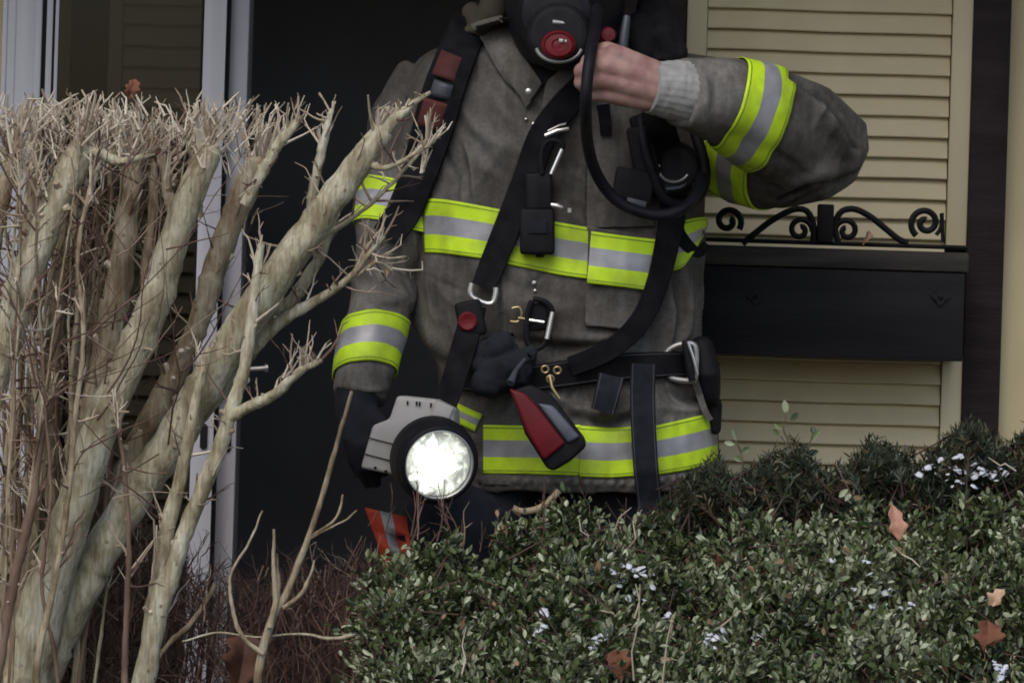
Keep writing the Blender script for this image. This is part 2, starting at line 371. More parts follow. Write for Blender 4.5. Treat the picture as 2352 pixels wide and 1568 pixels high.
# door frame: jamb right of the gap
jb = MB().box2((X(505, WY - .06), WY - .06, .5), (X(550, WY - .06), WY + .14, ZD)).build('door_jamb', M['white'], house, bevel=.004)
jb['label'] = 'white door jamb with latch slot at the edge of the doorway'
MB().box2((X(550, WY), WY - .04, ZD - .05), (DR, WY + .14, ZD - .002)).build('door_head', M['white'], house, bevel=.003)
MB().box2((DR - .04, WY - .03, .5), (DR - .001, WY + .14, ZD - .052)).build('door_jamb', M['brown'], house, bevel=.003)
def slot(u, v, yy, par):
    c = P(u, v, yy); b = MB()
    n = 20; poly = [(L(9) * cos(2 * pi * k / n), L(22) * (1 if sin(2 * pi * k / n) > 0 else -1) + L(9) * sin(2 * pi * k / n)) for k in range(n)]
    b.prism(poly, c, (1, 0, 0), (0, 0, 1), (0, -1, 0), .003)
    b.build('latch_slot', M['gasket'], par, smooth=False)
slot(523, 1008, WY - .0605, jb)
# storm door folded back over the left louvred panel
SY = WY - .12
sdoor = MB()
def sbox(u0, u1, ya, yb, mi=0): sdoor.box2((X(u0, SY), ya, .53), (X(u1, SY), yb, 2.6), mi)
sbox(446, 497, SY, SY + .035); sbox(-17, 74, SY, SY + .035)
for k, (a, b_, d) in enumerate(((-16, -6, .003), (6, 14, .002), (58, 73, .002))): sbox(a, b_, SY - d, SY - .0005)
sdoor.box2((X(74, SY), SY + .001, .53), (X(446, SY), SY + .034, .63)); sdoor.box2((X(74, SY), SY + .001, 2.52), (X(446, SY), SY + .034, 2.6))
sbox(84, 98, SY + .004, SY + .03); sbox(104, 112, SY + .002, SY + .028)
sdo = sdoor.build('storm_door', M['white'], house, bevel=.003)
sdo['label'] = 'white framed storm door with dark glass, folded back'
gk = MB()
for a, b_ in ((74.3, 83.7), (98.3, 103.7), (440, 445.7)): gk.box2((X(a, SY), SY + .006, .631), (X(b_, SY), SY + .028, 2.519))
gk.build('gasket', M['gasket'], sdo, smooth=False)
MB().box2((X(112.3, SY), SY + .014, .631), (X(439.7, SY), SY + .018, 2.519)).build('glass_pane', M['glass'], sdo, smooth=False)
slot(468, 1002, SY - .0005, sdo)
MB().box2((X(498, SY), SY + .02, .53), (X(504.5, SY), WY - .002, 2.6)).build('gasket', M['gasket'], sdo, smooth=False)
hd = MB(); c = P(572, 846, SY - .02)
hd.lathe([(0, 0), (L(12), 0), (L(12), .012), (0, .012)], P(560, 848, SY), (1, 0, 0), 16)
hd.tube([P(556, 848, SY - .01), P(575, 847, SY - .02), P(608, 845, SY - .022)], [L(7), L(6), L(6)], 12)
hd.tube([P(608, 845, SY - .022), P(616, 845, SY - .022)], [L(10), L(10)], 12)
hd.lathe([(0, 0), (L(10), 0), (L(9), .01), (0, .01)], P(566, 872, SY - .002), (0, -1, 0), 16)
hd.build('door_handle', M['dull_steel'], sdo)

# ------------------------------------------------------------------ window box on the right
PY0, PY1 = .33, WY - .06
wb = thing('window_box', P(1910, 820, .45), 'long black window box with iron scrollwork under the louvres', 'planter')
xl, xr = X(1560, PY0), X(2212, PY0)
zt, zm, zb = Zv(1950, 572, PY0), Zv(1950, 618, PY0), Zv(1950, 822, PY0)
zi = zt - .012
MB().box2((xl, PY0, zb), (xr, PY0 + .02, zm - .001)).build('front_board', M['planter'], wb, bevel=.003)
MB().box2((xl - .006, PY0 - .006, zm), (xr + .006, PY0 + .022, zt)).build('rim_board', M['planter_rim'], wb, bevel=.006)
b = MB(); b.box2((xl, PY0 + .0205, zb + .002), (xl + .02, PY1, zt - .002)); b.box2((xr - .02, PY0 + .0205, zb + .002), (xr, PY1, zt - .002))
b.box2((xl, PY1 - .02, zb + .02), (xr, PY1 - .0005, zt - .02)); b.box2((xl + .021, PY0 + .021, zb + .001), (xr - .021, PY1 - .021, zb + .02))
b.build('box_side', M['planter'], wb, smooth=False)
n = 40; vs = [(xl + .021 + (xr - xl - .042) * i / n, PY0 + .023 + (PY1 - PY0 - .045) * j / 6, zt - .018 + .014 * noise.noise((i * .5, j * .7, 1))) for i in range(n + 1) for j in range(7)]
MB().add(vs, [(i * 7 + j, i * 7 + 7 + j, i * 7 + 8 + j, i * 7 + 1 + j) for i in range(n) for j in range(6)]).build('soil', M['soil'], wb)
for u in (1737, 2160):
    r_ = MB(); c = P(u, 681, PY0 - .0005)
    for k in range(4):
        an = k * pi / 2; d = Vector((cos(an), 0, sin(an)))
        r_.prism([(0, -L(7)), (L(14), -L(9)), (L(22), 0), (L(14), L(9)), (0, L(7))], c + Vector((0, -.0002 * k, 0)), d, (0, 1, 0) if 0 else Vector((-sin(an), 0, cos(an))), (0, -1, 0), .006)
    r_.lathe([(L(7), .004), (L(6), .011), (0, .013)], c, (0, -1, 0), 12)
    r_.build('rosette', M['planter'], wb, smooth=False)
def spiral(uc, vc, r0, r1, a0, a1, n=34):
    return [(uc + (r0 + (r1 - r0) * (k / n)) * cos(a0 + (a1 - a0) * k / n), vc + (r0 + (r1 - r0) * (k / n)) * sin(a0 + (a1 - a0) * k / n)) for k in range(n + 1)]
IY = PY0 + .008
def scroll(paths, name='iron_scroll'):
    b = MB()
    for pts, w0 in paths:
        pts = lerp_poly(pts, max(len(pts), 24)) if len(pts) < 24 else pts
        b.tube([P(u, v, IY) for u, v in pts], L(w0 * 1.25), 8)
    return b.build(name, M['iron'], wb)
up = [(1925, 556), (1918, 520), (1930, 488), (1960, 480), (1995, 495), (2030, 522), (2062, 548), (2085, 560)]
scroll([(up, 6)]); scroll([(spiral(1945, 530, 28, 7, pi * .95, pi * 3.4), 5.5)])
scroll([(spiral(2126, 512, 36, 7, -pi * 1.3, pi * 1.55, 44), 6), ([(2150, 540), (2162, 520), (2163, 490), (2166, 556)], 4)])
scroll([(spiral(1838, 528, 28, 7, pi * 2.05, -pi * .5), 5.5)]); scroll([([(1868, 556), (1868, 515), (1852, 484), (1820, 482), (1775, 505), (1735, 535), (1705, 560)], 6)])
scroll([(spiral(1672, 508, 32, 8, pi * .2, -pi * 2.3, 40), 6)])
MB().box2(P(1876, 556, IY - .01), P(1915, 470, IY + .012)).build('scroll_post', M['iron'], wb, bevel=.003)
MB().tube([P(1600, 549, IY), P(2218, 569, IY)], L(6), 6).build('scroll_rail', M['iron'], wb)

# ------------------------------------------------------------------ the firefighter
person = thing('person', (P(1310, 784, .1).x, .1, .5), 'firefighter in soiled grey turnout coat with lime trim raising a bare hand to the mask', 'person')
TY = .10
def remesh(mb, voxel, smooth_it, name, mats, parent):
    me = bpy.data.meshes.new('tmp'); me.from_pydata(mb.v, [], mb.f)
    bm = bmesh.new(); bm.from_mesh(me); bmesh.ops.remove_doubles(bm, verts=bm.verts, dist=1e-6); bmesh.ops.recalc_face_normals(bm, faces=bm.faces); bm.to_mesh(me); bm.free()
    o = bpy.data.objects.new('tmp', me); col.objects.link(o)
    r_ = o.modifiers.new('r', 'REMESH'); r_.mode = 'VOXEL'; r_.voxel_size = voxel
    if smooth_it: s_ = o.modifiers.new('s', 'SMOOTH'); s_.iterations = smooth_it; s_.factor = .5
    dg = bpy.context.evaluated_depsgraph_get(); nm = bpy.data.meshes.new_from_object(o.evaluated_get(dg))
    bpy.data.objects.remove(o); bpy.data.meshes.remove(me)
    nm.name = name; nm.materials.clear()
    for m in (mats if isinstance(mats, (list, tuple)) else [mats]): nm.materials.append(m)
    nm.polygons.foreach_set('use_smooth', [True] * len(nm.polygons))
    return link(name, nm, parent)
def caps(mb, pts, rad, sides=20, flat=1):
    """chain of tapered limbs with round ends: pts 3-D, rad metres"""
    n = len(pts)
    d0 = (pts[0] - pts[1]).normalized(); d1 = (pts[-1] - pts[-2]).normalized()
    pp = []; rr = []
    for a in (80, 55, 30): pp.append(pts[0] + d0 * rad[0] * sin(R(a)) * flat); rr.append(rad[0] * cos(R(a)))
    pp += pts; rr += rad
    for a in (30, 55, 80): pp.append(pts[-1] + d1 * rad[-1] * sin(R(a)) * flat); rr.append(rad[-1] * cos(R(a)))
    mb.tube(pp, rr, sides)
def limb(mb, spec, n=24, sides=24, flat=1):
    """spec rows: (u, v, y, radius px)"""
    q = lerp_poly([(*P(u, v, y), L(r_, y)) for u, v, y, r_ in spec], n)
    caps(mb, [Vector(a[:3]) for a in q], [float(max(a[3], .002)) for a in q], sides, flat)
cm = MB()
tor = [(62, 1150, 1395, .10), (85, 1085, 1440, .115), (112, 1020, 1500, .13), (150, 960, 1560, .142), (210, 925, 1600, .155), (300, 935, 1612, .165), (420, 962, 1616, .172),
       (560, 966, 1614, .178), (660, 954, 1615, .182), (760, 972, 1610, .178), (835, 1000, 1606, .170), (900, 1006, 1630, .178), (970, 1010, 1644, .186), (1060, 1010, 1650, .19), (1124, 1012, 1646, .186)]
rows = lerp_poly([(v, l_, r_, b_) for v, l_, r_, b_ in tor], 60); vs = []; NS = 64
for v, l_, r_, b_ in rows:
    a = P(l_, v + (l_ - 1310) * .01, TY); c = P(r_, v + (r_ - 1310) * .01, TY); ce = (a + c) / 2; hw = (c - a).length / 2; ax = (c - a).normalized()
    for k in range(NS):
        an = 2 * pi * k / NS; e = 2 / 2.5
        vs.append(ce + ax * hw * math.copysign(abs(cos(an)) ** e, cos(an)) + Vector((0, 1, 0)) * b_ * math.copysign(abs(sin(an)) ** e, sin(an)))
fs = [(i * NS + k, i * NS + (k + 1) % NS, (i + 1) * NS + (k + 1) % NS, (i + 1) * NS + k) for i in range(len(rows) - 1) for k in range(NS)]
fs += [tuple(range(NS - 1, -1, -1)), tuple((len(rows) - 1) * NS + k for k in range(NS))]
cm.add(vs, fs)
ARM_R = [(985, 190, .10, 78), (925, 290, .10, 80), (900, 420, .09, 80), (890, 560, .06, 74), (872, 700, .01, 72), (846, 820, -.05, 70), (826, 912, -.08, 66)]
limb(cm, ARM_R, flat=.2)
UPPER_L = [(1540, 235, .10, 125), (1640, 280, .10, 140), (1760, 340, .06, 138), (1850, 350, .0, 130), (1880, 340, -.03, 122)]
FORE_L = [(1885, 335, -.03, 116), (1845, 312, -.07, 128), (1785, 284, -.12, 122), (1715, 256, -.18, 112), (1640, 230, -.24, 96), (1566, 210, -.29, 82)]
limb(cm, UPPER_L); limb(cm, FORE_L, flat=.2)
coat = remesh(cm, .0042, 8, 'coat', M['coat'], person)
cme = coat.data; nv = len(cme.vertices)
co = np.empty(nv * 3, np.float32); cme.vertices.foreach_get('co', co); co = co.reshape(-1, 3).astype(float)
no = np.empty(nv * 3, np.float32); cme.vertices.foreach_get('normal', no); no = no.reshape(-1, 3).astype(float)
# folds of the cloth: (polyline in the photograph's frame, height m, half width px)
folds = [([(1805, 178), (1878, 222), (1932, 286), (1964, 340)], -.017, 11), ([(1790, 190), (1862, 238), (1915, 300), (1945, 352)], .009, 15), ([(1840, 162), (1920, 215), (1980, 285)], .008, 16), ([(1850, 250), (1900, 285), (1950, 330)], .006, 22),
         ([(1790, 462), (1850, 428), (1930, 422), (1978, 392)], -.016, 10), ([(1800, 450), (1860, 405), (1960, 385)], .009, 22), ([(1600, 130), (1680, 150), (1790, 172)], .004, 16),
         ([(1560, 150), (1590, 200), (1580, 270)], -.006, 12), ([(1590, 150), (1620, 210), (1610, 290)], .005, 14), ([(1640, 300), (1760, 340), (1850, 400)], -.005, 16),
         ([(1030, 190), (1100, 300), (1210, 350)], .006, 24), ([(1050, 260), (1120, 360), (1190, 420)], -.005, 20), ([(1085, 330), (1090, 420), (1095, 455)], .006, 16),
         ([(1010, 330), (1040, 400), (1050, 450)], -.005, 14), ([(985, 610), (960, 680), (985, 760), (1040, 815)], .012, 26), ([(1050, 600), (1090, 680), (1080, 760)], -.006, 26),
         ([(1130, 620), (1200, 660), (1330, 690)], -.005, 22), ([(1190, 780), (1290, 800), (1420, 790), (1490, 760)], -.010, 16), ([(1230, 760), (1330, 775), (1450, 770)], .010, 24),
         ([(1250, 835), (1330, 820), (1450, 800)], .010, 20), ([(1530, 660), (1545, 740), (1520, 830)], .008, 18), ([(1565, 600), (1585, 700), (1570, 790)], .008, 16), ([(1552, 620), (1562, 710), (1548, 800)], -.008, 12),
         ([(1595, 610), (1600, 720), (1590, 800)], -.006, 10), ([(1330, 960), (1400, 975), (1460, 955)], -.012, 14), ([(1335, 935), (1400, 950), (1460, 935)], .010, 18), ([(1250, 900), (1310, 930), (1340, 965)], .008, 16),
         ([(1540, 900), (1600, 920), (1640, 910)], -.008, 14), ([(1520, 935), (1580, 940), (1640, 930)], .006, 14), ([(1110, 1100), (1300, 1105), (1450, 1108), (1640, 1085)], .006, 12),
         ([(860, 560), (910, 590), (950, 640)], -.008, 18), ([(840, 620), (890, 650), (930, 690)], .008, 20), ([(835, 680), (880, 700), (920, 705)], -.007, 14), ([(800, 880), (850, 895), (890, 890)], .005, 14),
         ([(1380, 270), (1400, 380), (1380, 500)], .006, 26), ([(1355, 260), (1352, 400), (1345, 520)], -.006, 7), ([(1440, 260), (1460, 330), (1500, 400)], .006, 22), ([(1120, 120), (1190, 210), (1290, 300)], -.006, 14), ([(1090, 130), (1150, 240), (1230, 330)], .006, 20)]
uv = UV(co); front = np.clip((.35 - no[:, 1]) / .5, 0, 1)
disp = np.zeros(nv)
seams = [[(1812, 168), (1880, 215), (1930, 275), (1968, 345)], [(1800, 474), (1880, 440), (1960, 396)], [(1570, 140), (1590, 205), (1578, 285)], [(1060, 330), (1075, 400), (1080, 456)], [(1140, 600), (1150, 700), (1150, 800)], [(1352, 270), (1354, 400), (1352, 520)],
         [(1000, 1108), (1300, 1112), (1640, 1096)], [(925, 215), (965, 300), (980, 420)], [(1600, 520), (1612, 640), (1606, 780)], [(790, 895), (840, 905), (890, 905)], [(1240, 250), (1238, 400), (1236, 640)], [(1520, 880), (1560, 930), (1640, 935)]]
folds = folds + [(q, -.0042, 5.5) for q in seams] + [([(x + 9, y) for x, y in q], .0022, 7) for q in seams]
for i in range(46):                          # small random pulls in the cloth
    u, v = random.uniform(830, 1960), random.uniform(130, 1090); a_ = random.gauss(pi / 2, .6); l_ = random.uniform(30, 110)
    folds.append(([(u, v), (u + l_ * .5 * cos(a_) + random.gauss(0, 6), v + l_ * .5 * sin(a_)), (u + l_ * cos(a_), v + l_ * sin(a_))], random.choice((-1, 1)) * random.uniform(.002, .0045), random.uniform(7, 15)))
for pl, h, wd in folds:
    q = np.array(lerp_poly(pl, 26)); d = np.full(nv, 1e9); tt = np.zeros(nv)
    box = (uv[:, 0] > q[:, 0].min() - 90) & (uv[:, 0] < q[:, 0].max() + 90) & (uv[:, 1] > q[:, 1].min() - 90) & (uv[:, 1] < q[:, 1].max() + 90)
    ii = np.where(box)[0]
    if not len(ii): continue
    dd = np.linalg.norm(uv[ii][:, None] - q[None], axis=2); j = dd.argmin(1); dm = dd[np.arange(len(ii)), j]
    fade = np.sin(np.pi * np.clip((j + 2) / 29, 0, 1)) ** .6
    disp[ii] += 1.35 * h * np.exp(-(dm / (wd * .8)) ** 2) * fade * front[ii]
for i in range(nv):
    p = co[i]
    a = noise.noise((p[0] * 7, p[1] * 7, p[2] * 6)) * .007
    r1 = 1 - abs(noise.noise((p[0] * 13 + 3, p[1] * 13, p[2] * 8 + 2 * noise.noise((p[0] * 5, p[1] * 5, p[2] * 5)))))
    b_ = (r1 ** 4 - .3) * (.0022 if p[0] > .28 else .0042)
    c_ = noise.noise((p[0] * 45, p[1] * 45, p[2] * 38)) * .0012 + noise.noise((p[0] * 20 + 7, p[1] * 20, p[2] * 16)) * .003
    disp[i] += a + b_ + c_
co += no * disp[:, None]
uv = UV(co); EP = [(1660, 118), (1800, 160), (1905, 203), (1990, 284), (1996, 345), (1962, 418), (1900, 458), (1790, 480)]
for (a0, b0), (a1, b1) in zip(EP[:-1], EP[1:]):          # the stiff cloth folds flat at the elbow
    nx, ny = (b1 - b0), -(a1 - a0); ln_ = math.hypot(nx, ny); nx /= ln_; ny /= ln_
    dd = (uv[:, 0] - a0) * nx + (uv[:, 1] - b0) * ny; m_ = (dd > 0) & (uv[:, 0] > 1700)
    co[m_, 0] -= nx * dd[m_] * .9 / S; co[m_, 2] += ny * dd[m_] * .9 / S
cme.vertices.foreach_set('co', co.astype(np.float32).ravel()); cme.update()
coat['label'] = 'heavy grey turnout coat with lime and silver trim'
def bvh_of(*obs):
    V = []; F = []
    for o in obs:
        b = len(V); mw = o.matrix_world if False else Matrix()
        V += [v.co.copy() for v in o.data.vertices]; F += [tuple(i + b for i in p.vertices) for p in o.data.polygons]
    return BVHTree.FromPolygons(V, F)
BV = bvh_of(coat)
CAM = Vector((0, CAMY, CZ))
def hit(u, v, y=-.1, lift=0):
    d = (P(u, v, 0) - CAM).normalized(); h = BV.ray_cast(CAM, d)
    if h[0] is None: return P(u, v, y), Vector((0, -1, 0)), False
    return h[0] + (h[1] if h[1].dot(d) < 0 else -h[1]) * lift, h[1], True
# --- reflective trim wrapped round the coat
STR = [(0, .05, 0), (.05, .075, 2), (.075, .31, 0), (.31, .66, 1), (.66, .925, 0), (.925, .95, 2), (.95, 1.0, 0)]
def trim(center, radius, n=60, lift=.0045, name='reflective_trim', mats=None, parent=None):
    """center(t)->list of across-width ray (origin, target) function; t in 0..1"""
    ws = [0] + [s_[1] for s_ in STR]; b = MB(); vs = []
    for i in range(n + 1):
        for w_ in ws:
            o, d = center(i / n, w_)
            h = BV.ray_cast(o, d)
            if radius > 1 and (h[0] is None or h[0].y > TY + .06):      # past the outline: wrap round the side
                nr = BV.find_nearest(o + d * ((TY - CAMY) / d.y)); p = nr[0] + nr[1] * lift
            elif h[0] is None or h[3] > radius: p = o + d * radius
            else: p = h[0] - d * lift
            vs.append(p)
    m = len(ws)
    va = np.array([tuple(v) for v in vs]).reshape(n + 1, m, 3)
    if n > 6:
        va[1:-1] = (va[:-2] + 2 * va[1:-1] + va[2:]) / 4
    for x in va.reshape(-1, 3): x[1] -= .0014 * noise.noise((x[0] * 55, x[1] * 55, x[2] * 30)) + .0016 * noise.noise((x[0] * 24, x[1] * 24, x[2] * 9))
    vs2 = [Vector(x) for x in va.reshape(-1, 3)]
    for j in range(m - 1):
        b.add([vs2[i * m + j + q] for i in range(n + 1) for q in (0, 1)], [(2 * i, 2 * i + 1, 2 * i + 3, 2 * i + 2) for i in range(n)], STR[j][2])
    o = b.build(name, mats or [M['lime'], M['silver'], M['stitch']], parent or coat, weld=True, sharp=80)
    s_ = o.modifiers.new('s', 'SOLIDIFY'); s_.thickness = .002; s_.offset = 0
    return o
def front_trim(top, bot, n=40, **k):
    """top / bottom edge polylines as seen from the front, laid on the coat"""
    a, c = lerp_poly(top, n + 1), lerp_poly(bot, n + 1)
    def f(t, w_):
        i = round(t * n); q = a[i] * (1 - w_) + c[i] * w_
        return CAM, (P(q[0], q[1], 0) - CAM).normalized()
    b = trim(f, 20, n=n, **k); return b
front_trim([(972, 458), (1020, 458), (1150, 481), (1220, 495)], [(975, 580), (1020, 582), (1140, 598), (1210, 610)])
front_trim([(1165, 487), (1280, 510), (1362, 524)], [(1160, 605), (1280, 630), (1350, 640)])
front_trim([(1110, 975), (1215, 977), (1332, 975)], [(1110, 1087), (1215, 1088), (1332, 1092)], lift=.0035)
front_trim([(1332, 977), (1400, 982), (1462, 978)], [(1330, 1094), (1400, 1096), (1462, 1092)], lift=.006)
front_trim([(1470, 985), (1520, 974), (1590, 958), (1643, 946)], [(1470, 1092), (1520, 1088), (1590, 1076), (1650, 1058)])
front_trim([(1040, 920), (1070, 935), (1108, 952)], [(1036, 965), (1065, 978), (1090, 990)], n=12)
front_trim([(1575, 505), (1600, 500), (1638, 498)], [(1545, 622), (1570, 612), (1605, 560)], n=14)
def sleeve_trim(spec, t0, t1, tilt=0, fwd=0, span=(0, 1), n=56, rad=.14, zero=None):
    q = lerp_poly([tuple(P(u, v, y)) for u, v, y, r_ in spec], 101)
    p0, p1 = Vector(q[int(t0 * 100)]), Vector(q[int(t1 * 100)])
    ax = (p1 - p0); ln = ax.length; ax.normalize()
    e = Vector((0, -1, 0)); e = (e - ax * e.dot(ax)).normalized(); f_ = ax.cross(e)
    def f(t, w_):
        an = 2 * pi * t
        d = e * cos(an) + f_ * sin(an)
        base = p0 + ax * (ln * w_ + tilt * sin(an) + fwd * cos(an))
        # rays start inside and go out to the cloth
        h = BV.ray_cast(base, d)
        r_ = (h[3] if h[0] is not None and h[3] < rad else rad * .8)
        return base + d * (r_ + .02), -d
    return trim(f, .05, n=n)
sleeve_trim(FORE_L, .42, .70, fwd=.044)
sleeve_trim(UPPER_L, .42, .70)
sleeve_trim(ARM_R, .765, .925, tilt=.014)
sleeve_trim(ARM_R, .33, .46, tilt=-.012)
# --- panels laid on the coat
def panel(edge_l, edge_r, nu, nv, lift, th, name, m, parent, bulge=0):
    a, c = lerp_poly(edge_l, nv + 1), lerp_poly(edge_r, nv + 1); vs = []
    for i in range(nv + 1):
        for j in range(nu + 1):
            q = a[i] * (1 - j / nu) + c[i] * (j / nu)
            bl = bulge * sin(pi * j / nu) * sin(pi * i / nv)
            vs.append(hit(q[0], q[1], -.08, lift + bl)[0])
    W = nu + 1
    va = np.array([tuple(v) for v in vs]).reshape(nv + 1, W, 3); va[1:-1, 1:-1] = (va[1:-1, 1:-1] * 2 + va[:-2, 1:-1] + va[2:, 1:-1]) / 4
    b = MB().add([Vector(x) for x in va.reshape(-1, 3)], [(i * W + j, i * W + j + 1, i * W + W + j + 1, i * W + W + j) for i in range(nv) for j in range(nu)])
    o = b.build(name, m, parent)
    s_ = o.modifiers.new('s', 'SOLIDIFY'); s_.thickness = th; s_.offset = 0
    bv = o.modifiers.new('b', 'BEVEL'); bv.width = th * .3; bv.segments = 2
    return o
panel([(1352, 520), (1348, 640), (1342, 756)], [(1512, 548), (1498, 660), (1480, 768)], 12, 16, .012, .012, 'chest_pocket', M['coat'], coat, bulge=.006)
front_trim([(1358, 531), (1430, 541), (1507, 550)], [(1348, 650), (1420, 658), (1488, 667)], lift=.031, n=24)
panel([(1345, 150), (1352, 260), (1356, 380), (1352, 524)], [(1450, 150), (1470, 260), (1480, 380), (1500, 520)], 8, 18, .006, .006, 'storm_flap', M['coat'], coat)
panel([(1085, 58), (1100, 90), (1140, 150), (1205, 250)], [(1150, 40), (1175, 80), (1200, 130), (1246, 196)], 8, 14, .012, .008, 'collar_flap', M['coat'], coat, bulge=.006)
panel([(1330, 90), (1318, 140), (1262, 190), (1250, 250)], [(1400, 110), (1385, 170), (1355, 225), (1300, 262)], 8, 12, .010, .008, 'collar_flap', M['coat'], coat, bulge=.004)
panel([(1145, 40), (1185, 110), (1215, 165), (1238, 200)], [(1350, 60), (1325, 120), (1290, 165), (1252, 200)], 8, 12, .005, .004, 'hood_bib', M['hood'], person)
panel([(1108, 990), (1112, 1040), (1112, 1112)], [(1330, 985), (1332, 1040), (1332, 1114)], 8, 8, .0005, .002, 'lower_pocket', M['coat'], coat)
def snap(u, v, r_=6, m='steel', par=None, lift=.002):
    p, nn, ok = hit(u, v)
    if not ok: nn = Vector((0, -1, 0))
    b = MB().lathe([(L(r_), 0), (L(r_) * .9, .003), (L(r_) * .5, .0045), (0, .005)], p + nn * lift, nn if nn.y < 0 else -nn, 12)
    return b.build('snap_button', M[m], par or coat)
for u, v, r_ in ((1216, 210, 9), (1207, 275, 4), (1225, 285, 5), (1228, 649, 6), (1229, 668, 4), (1350, 283, 4)): snap(u, v, r_, lift=.014 if v < 240 else .003)

# --- body: one continuous figure
bd = MB()
def S3(rows): return [P(u, v, y) for u, v, y, r_ in rows], [L(r_, y) for u, v, y, r_ in rows]
def cap_rows(rows, sides=18, n=None): p, r_ = S3(rows); caps(bd, p, r_, sides)
hc = P(1300, -70, -.02)
hv = []; nu_, nv_ = 32, 24                                    # head
for i in range(nv_ + 1):
    ph = pi * i / nv_
    for k in range(nu_):
        th = 2 * pi * k / nu_; zz = cos(ph); rr = sin(ph)
        jaw = 1 - .28 * max(0, -zz) ** 1.4
        x_, y_ = rr * cos(th) * .078 * jaw, rr * sin(th) * .098 * (jaw if sin(th) > 0 else 1)
        hv.append(hc + Vector((x_, y_ + (.0 if zz > 0 else -.012 * zz * zz * -1), zz * .122)))
bd.add(hv, [(i * nu_ + k, (i + 1) * nu_ + k, (i + 1) * nu_ + (k + 1) % nu_, i * nu_ + (k + 1) % nu_) for i in range(nv_) for k in range(nu_)])
caps(bd, [hc + Vector((0, -.096, .012)), hc + Vector((0, -.112, -.022))], [.009, .014], 10)          # nose
for sx in (-1, 1):
    caps(bd, [hc + Vector((sx * .078, .006, .022)), hc + Vector((sx * .082, .012, -.022))], [.013, .009], 10)   # ears
    caps(bd, [hc + Vector((sx * .018, -.094, .030)), hc + Vector((sx * .045, -.084, .028))], [.010, .009], 10)  # brows
caps(bd, [hc + Vector((-.02, -.092, -.055)), hc + Vector((.02, -.092, -.055))], [.009, .009], 10)    # lips
caps(bd, [hc + Vector((0, .02, -.08)), P(1300, 130, .08)], [.056, .062], 18)                         # neck
caps(bd, [P(1300, 160, .1), P(1300, 420, .1), P(1310, 700, .1), P(1320, 980, .1)], [.10, .125, .115, .125], 20)
caps(bd, [P(1300, 190, .1), P(1010, 220, .1)], [.07, .05], 16); caps(bd, [P(1300, 190, .1), P(1540, 240, .1)], [.07, .05], 16)
cap_rows([(1010, 220, .1, 55), (900, 480, .07, 45), (880, 600, .05, 42), (840, 820, -.05, 34), (822, 930, -.09, 32)])
cap_rows([(1540, 240, .1, 60), (1700, 300, .08, 52), (1870, 330, -.02, 45), (1720, 260, -.18, 42), (1570, 210, -.29, 36), (1505, 200, -.31, 38)])
HIPS = ((1215, 930), (1420, 930))
LEG_R = [(1190, 1090, .12), (1040, 1240, .0), (985, 1440, -.02), (960, 1840, .08)]; LEG_L = [(1430, 960, .1), (1440, 1200, .08), (1440, 1450, .06), (1440, 1840, .14)]
for lg in (LEG_R, LEG_L):
    caps(bd, [P(*q) for q in lg], [.085, .072, .055, .04], 16)
    f_ = P(*lg[-1]); f_.z = .56; caps(bd, [P(*lg[-1]), f_, f_ + Vector((0, -.16, -.02))], [.04, .04, .03], 14)
# bare left hand, back of the hand to the viewer, fingers closed round the regulator
meta = [((1500, 168, -.318), (1412, 126, -.338), 31, 25), ((1502, 188, -.325), (1394, 152, -.347), 31, 25), ((1502, 210, -.325), (1390, 184, -.344), 31, 24), ((1498, 230, -.316), (1400, 216, -.332), 29, 22)]
prox = [((1352, 142, -.318), (1354, 150, -.282), (1390, 156, -.272)), ((1336, 164, -.322), (1340, 170, -.284), (1382, 176, -.270)), ((1336, 190, -.318), (1342, 195, -.282), (1384, 198, -.270)), ((1350, 216, -.306), (1354, 220, -.278), (1390, 220, -.270))]
for (w0, k0, r0, r1), (a, c, d) in zip(meta, prox):
    caps(bd, [P(*w0), P(*k0)], [L(r0), L(r1)], 16)
    caps(bd, [P(*k0), P(*a)], [L(r1) * .92, L(r1) * .78], 14); caps(bd, [P(*a), P(*c)], [L(r1) * .76, L(r1) * .7], 12); caps(bd, [P(*c), P(*d)], [L(r1) * .68, L(r1) * .58], 12)
caps(bd, [P(1484, 178, -.295), P(1432, 130, -.285), P(1392, 112, -.285), P(1362, 118, -.28)], [L(28), L(23), L(18), L(15)], 14)
caps(bd, [P(1470, 200, -.30), P(1420, 180, -.305)], [L(48), L(36)], 16)
body = remesh(bd, .003, 9, 'body', M['skin'], person)

# right hand in a black glove
gv = MB()
caps(gv, [P(824, 890, -.08), P(820, 945, -.10), P(828, 990, -.115)], [L(56), L(50), L(44)], 18)
for i, (u, v, l_) in enumerate(((800, 1010, 78), (818, 1022, 88), (838, 1024, 84), (857, 1016, 66))):
    caps(gv, [P(808 + i * 13, 965, -.125), P(u, v, -.15), P(u + 12, v + l_ * .6, -.14), P(u + 26, v + l_, -.115)], [L(19), L(18), L(16), L(13)], 12)
caps(gv, [P(850, 950, -.12), P(884, 985, -.15), P(890, 1030, -.165)], [L(24), L(19), L(15)], 12)
remesh(gv, .0035, 3, 'glove', M['trouser'], person)
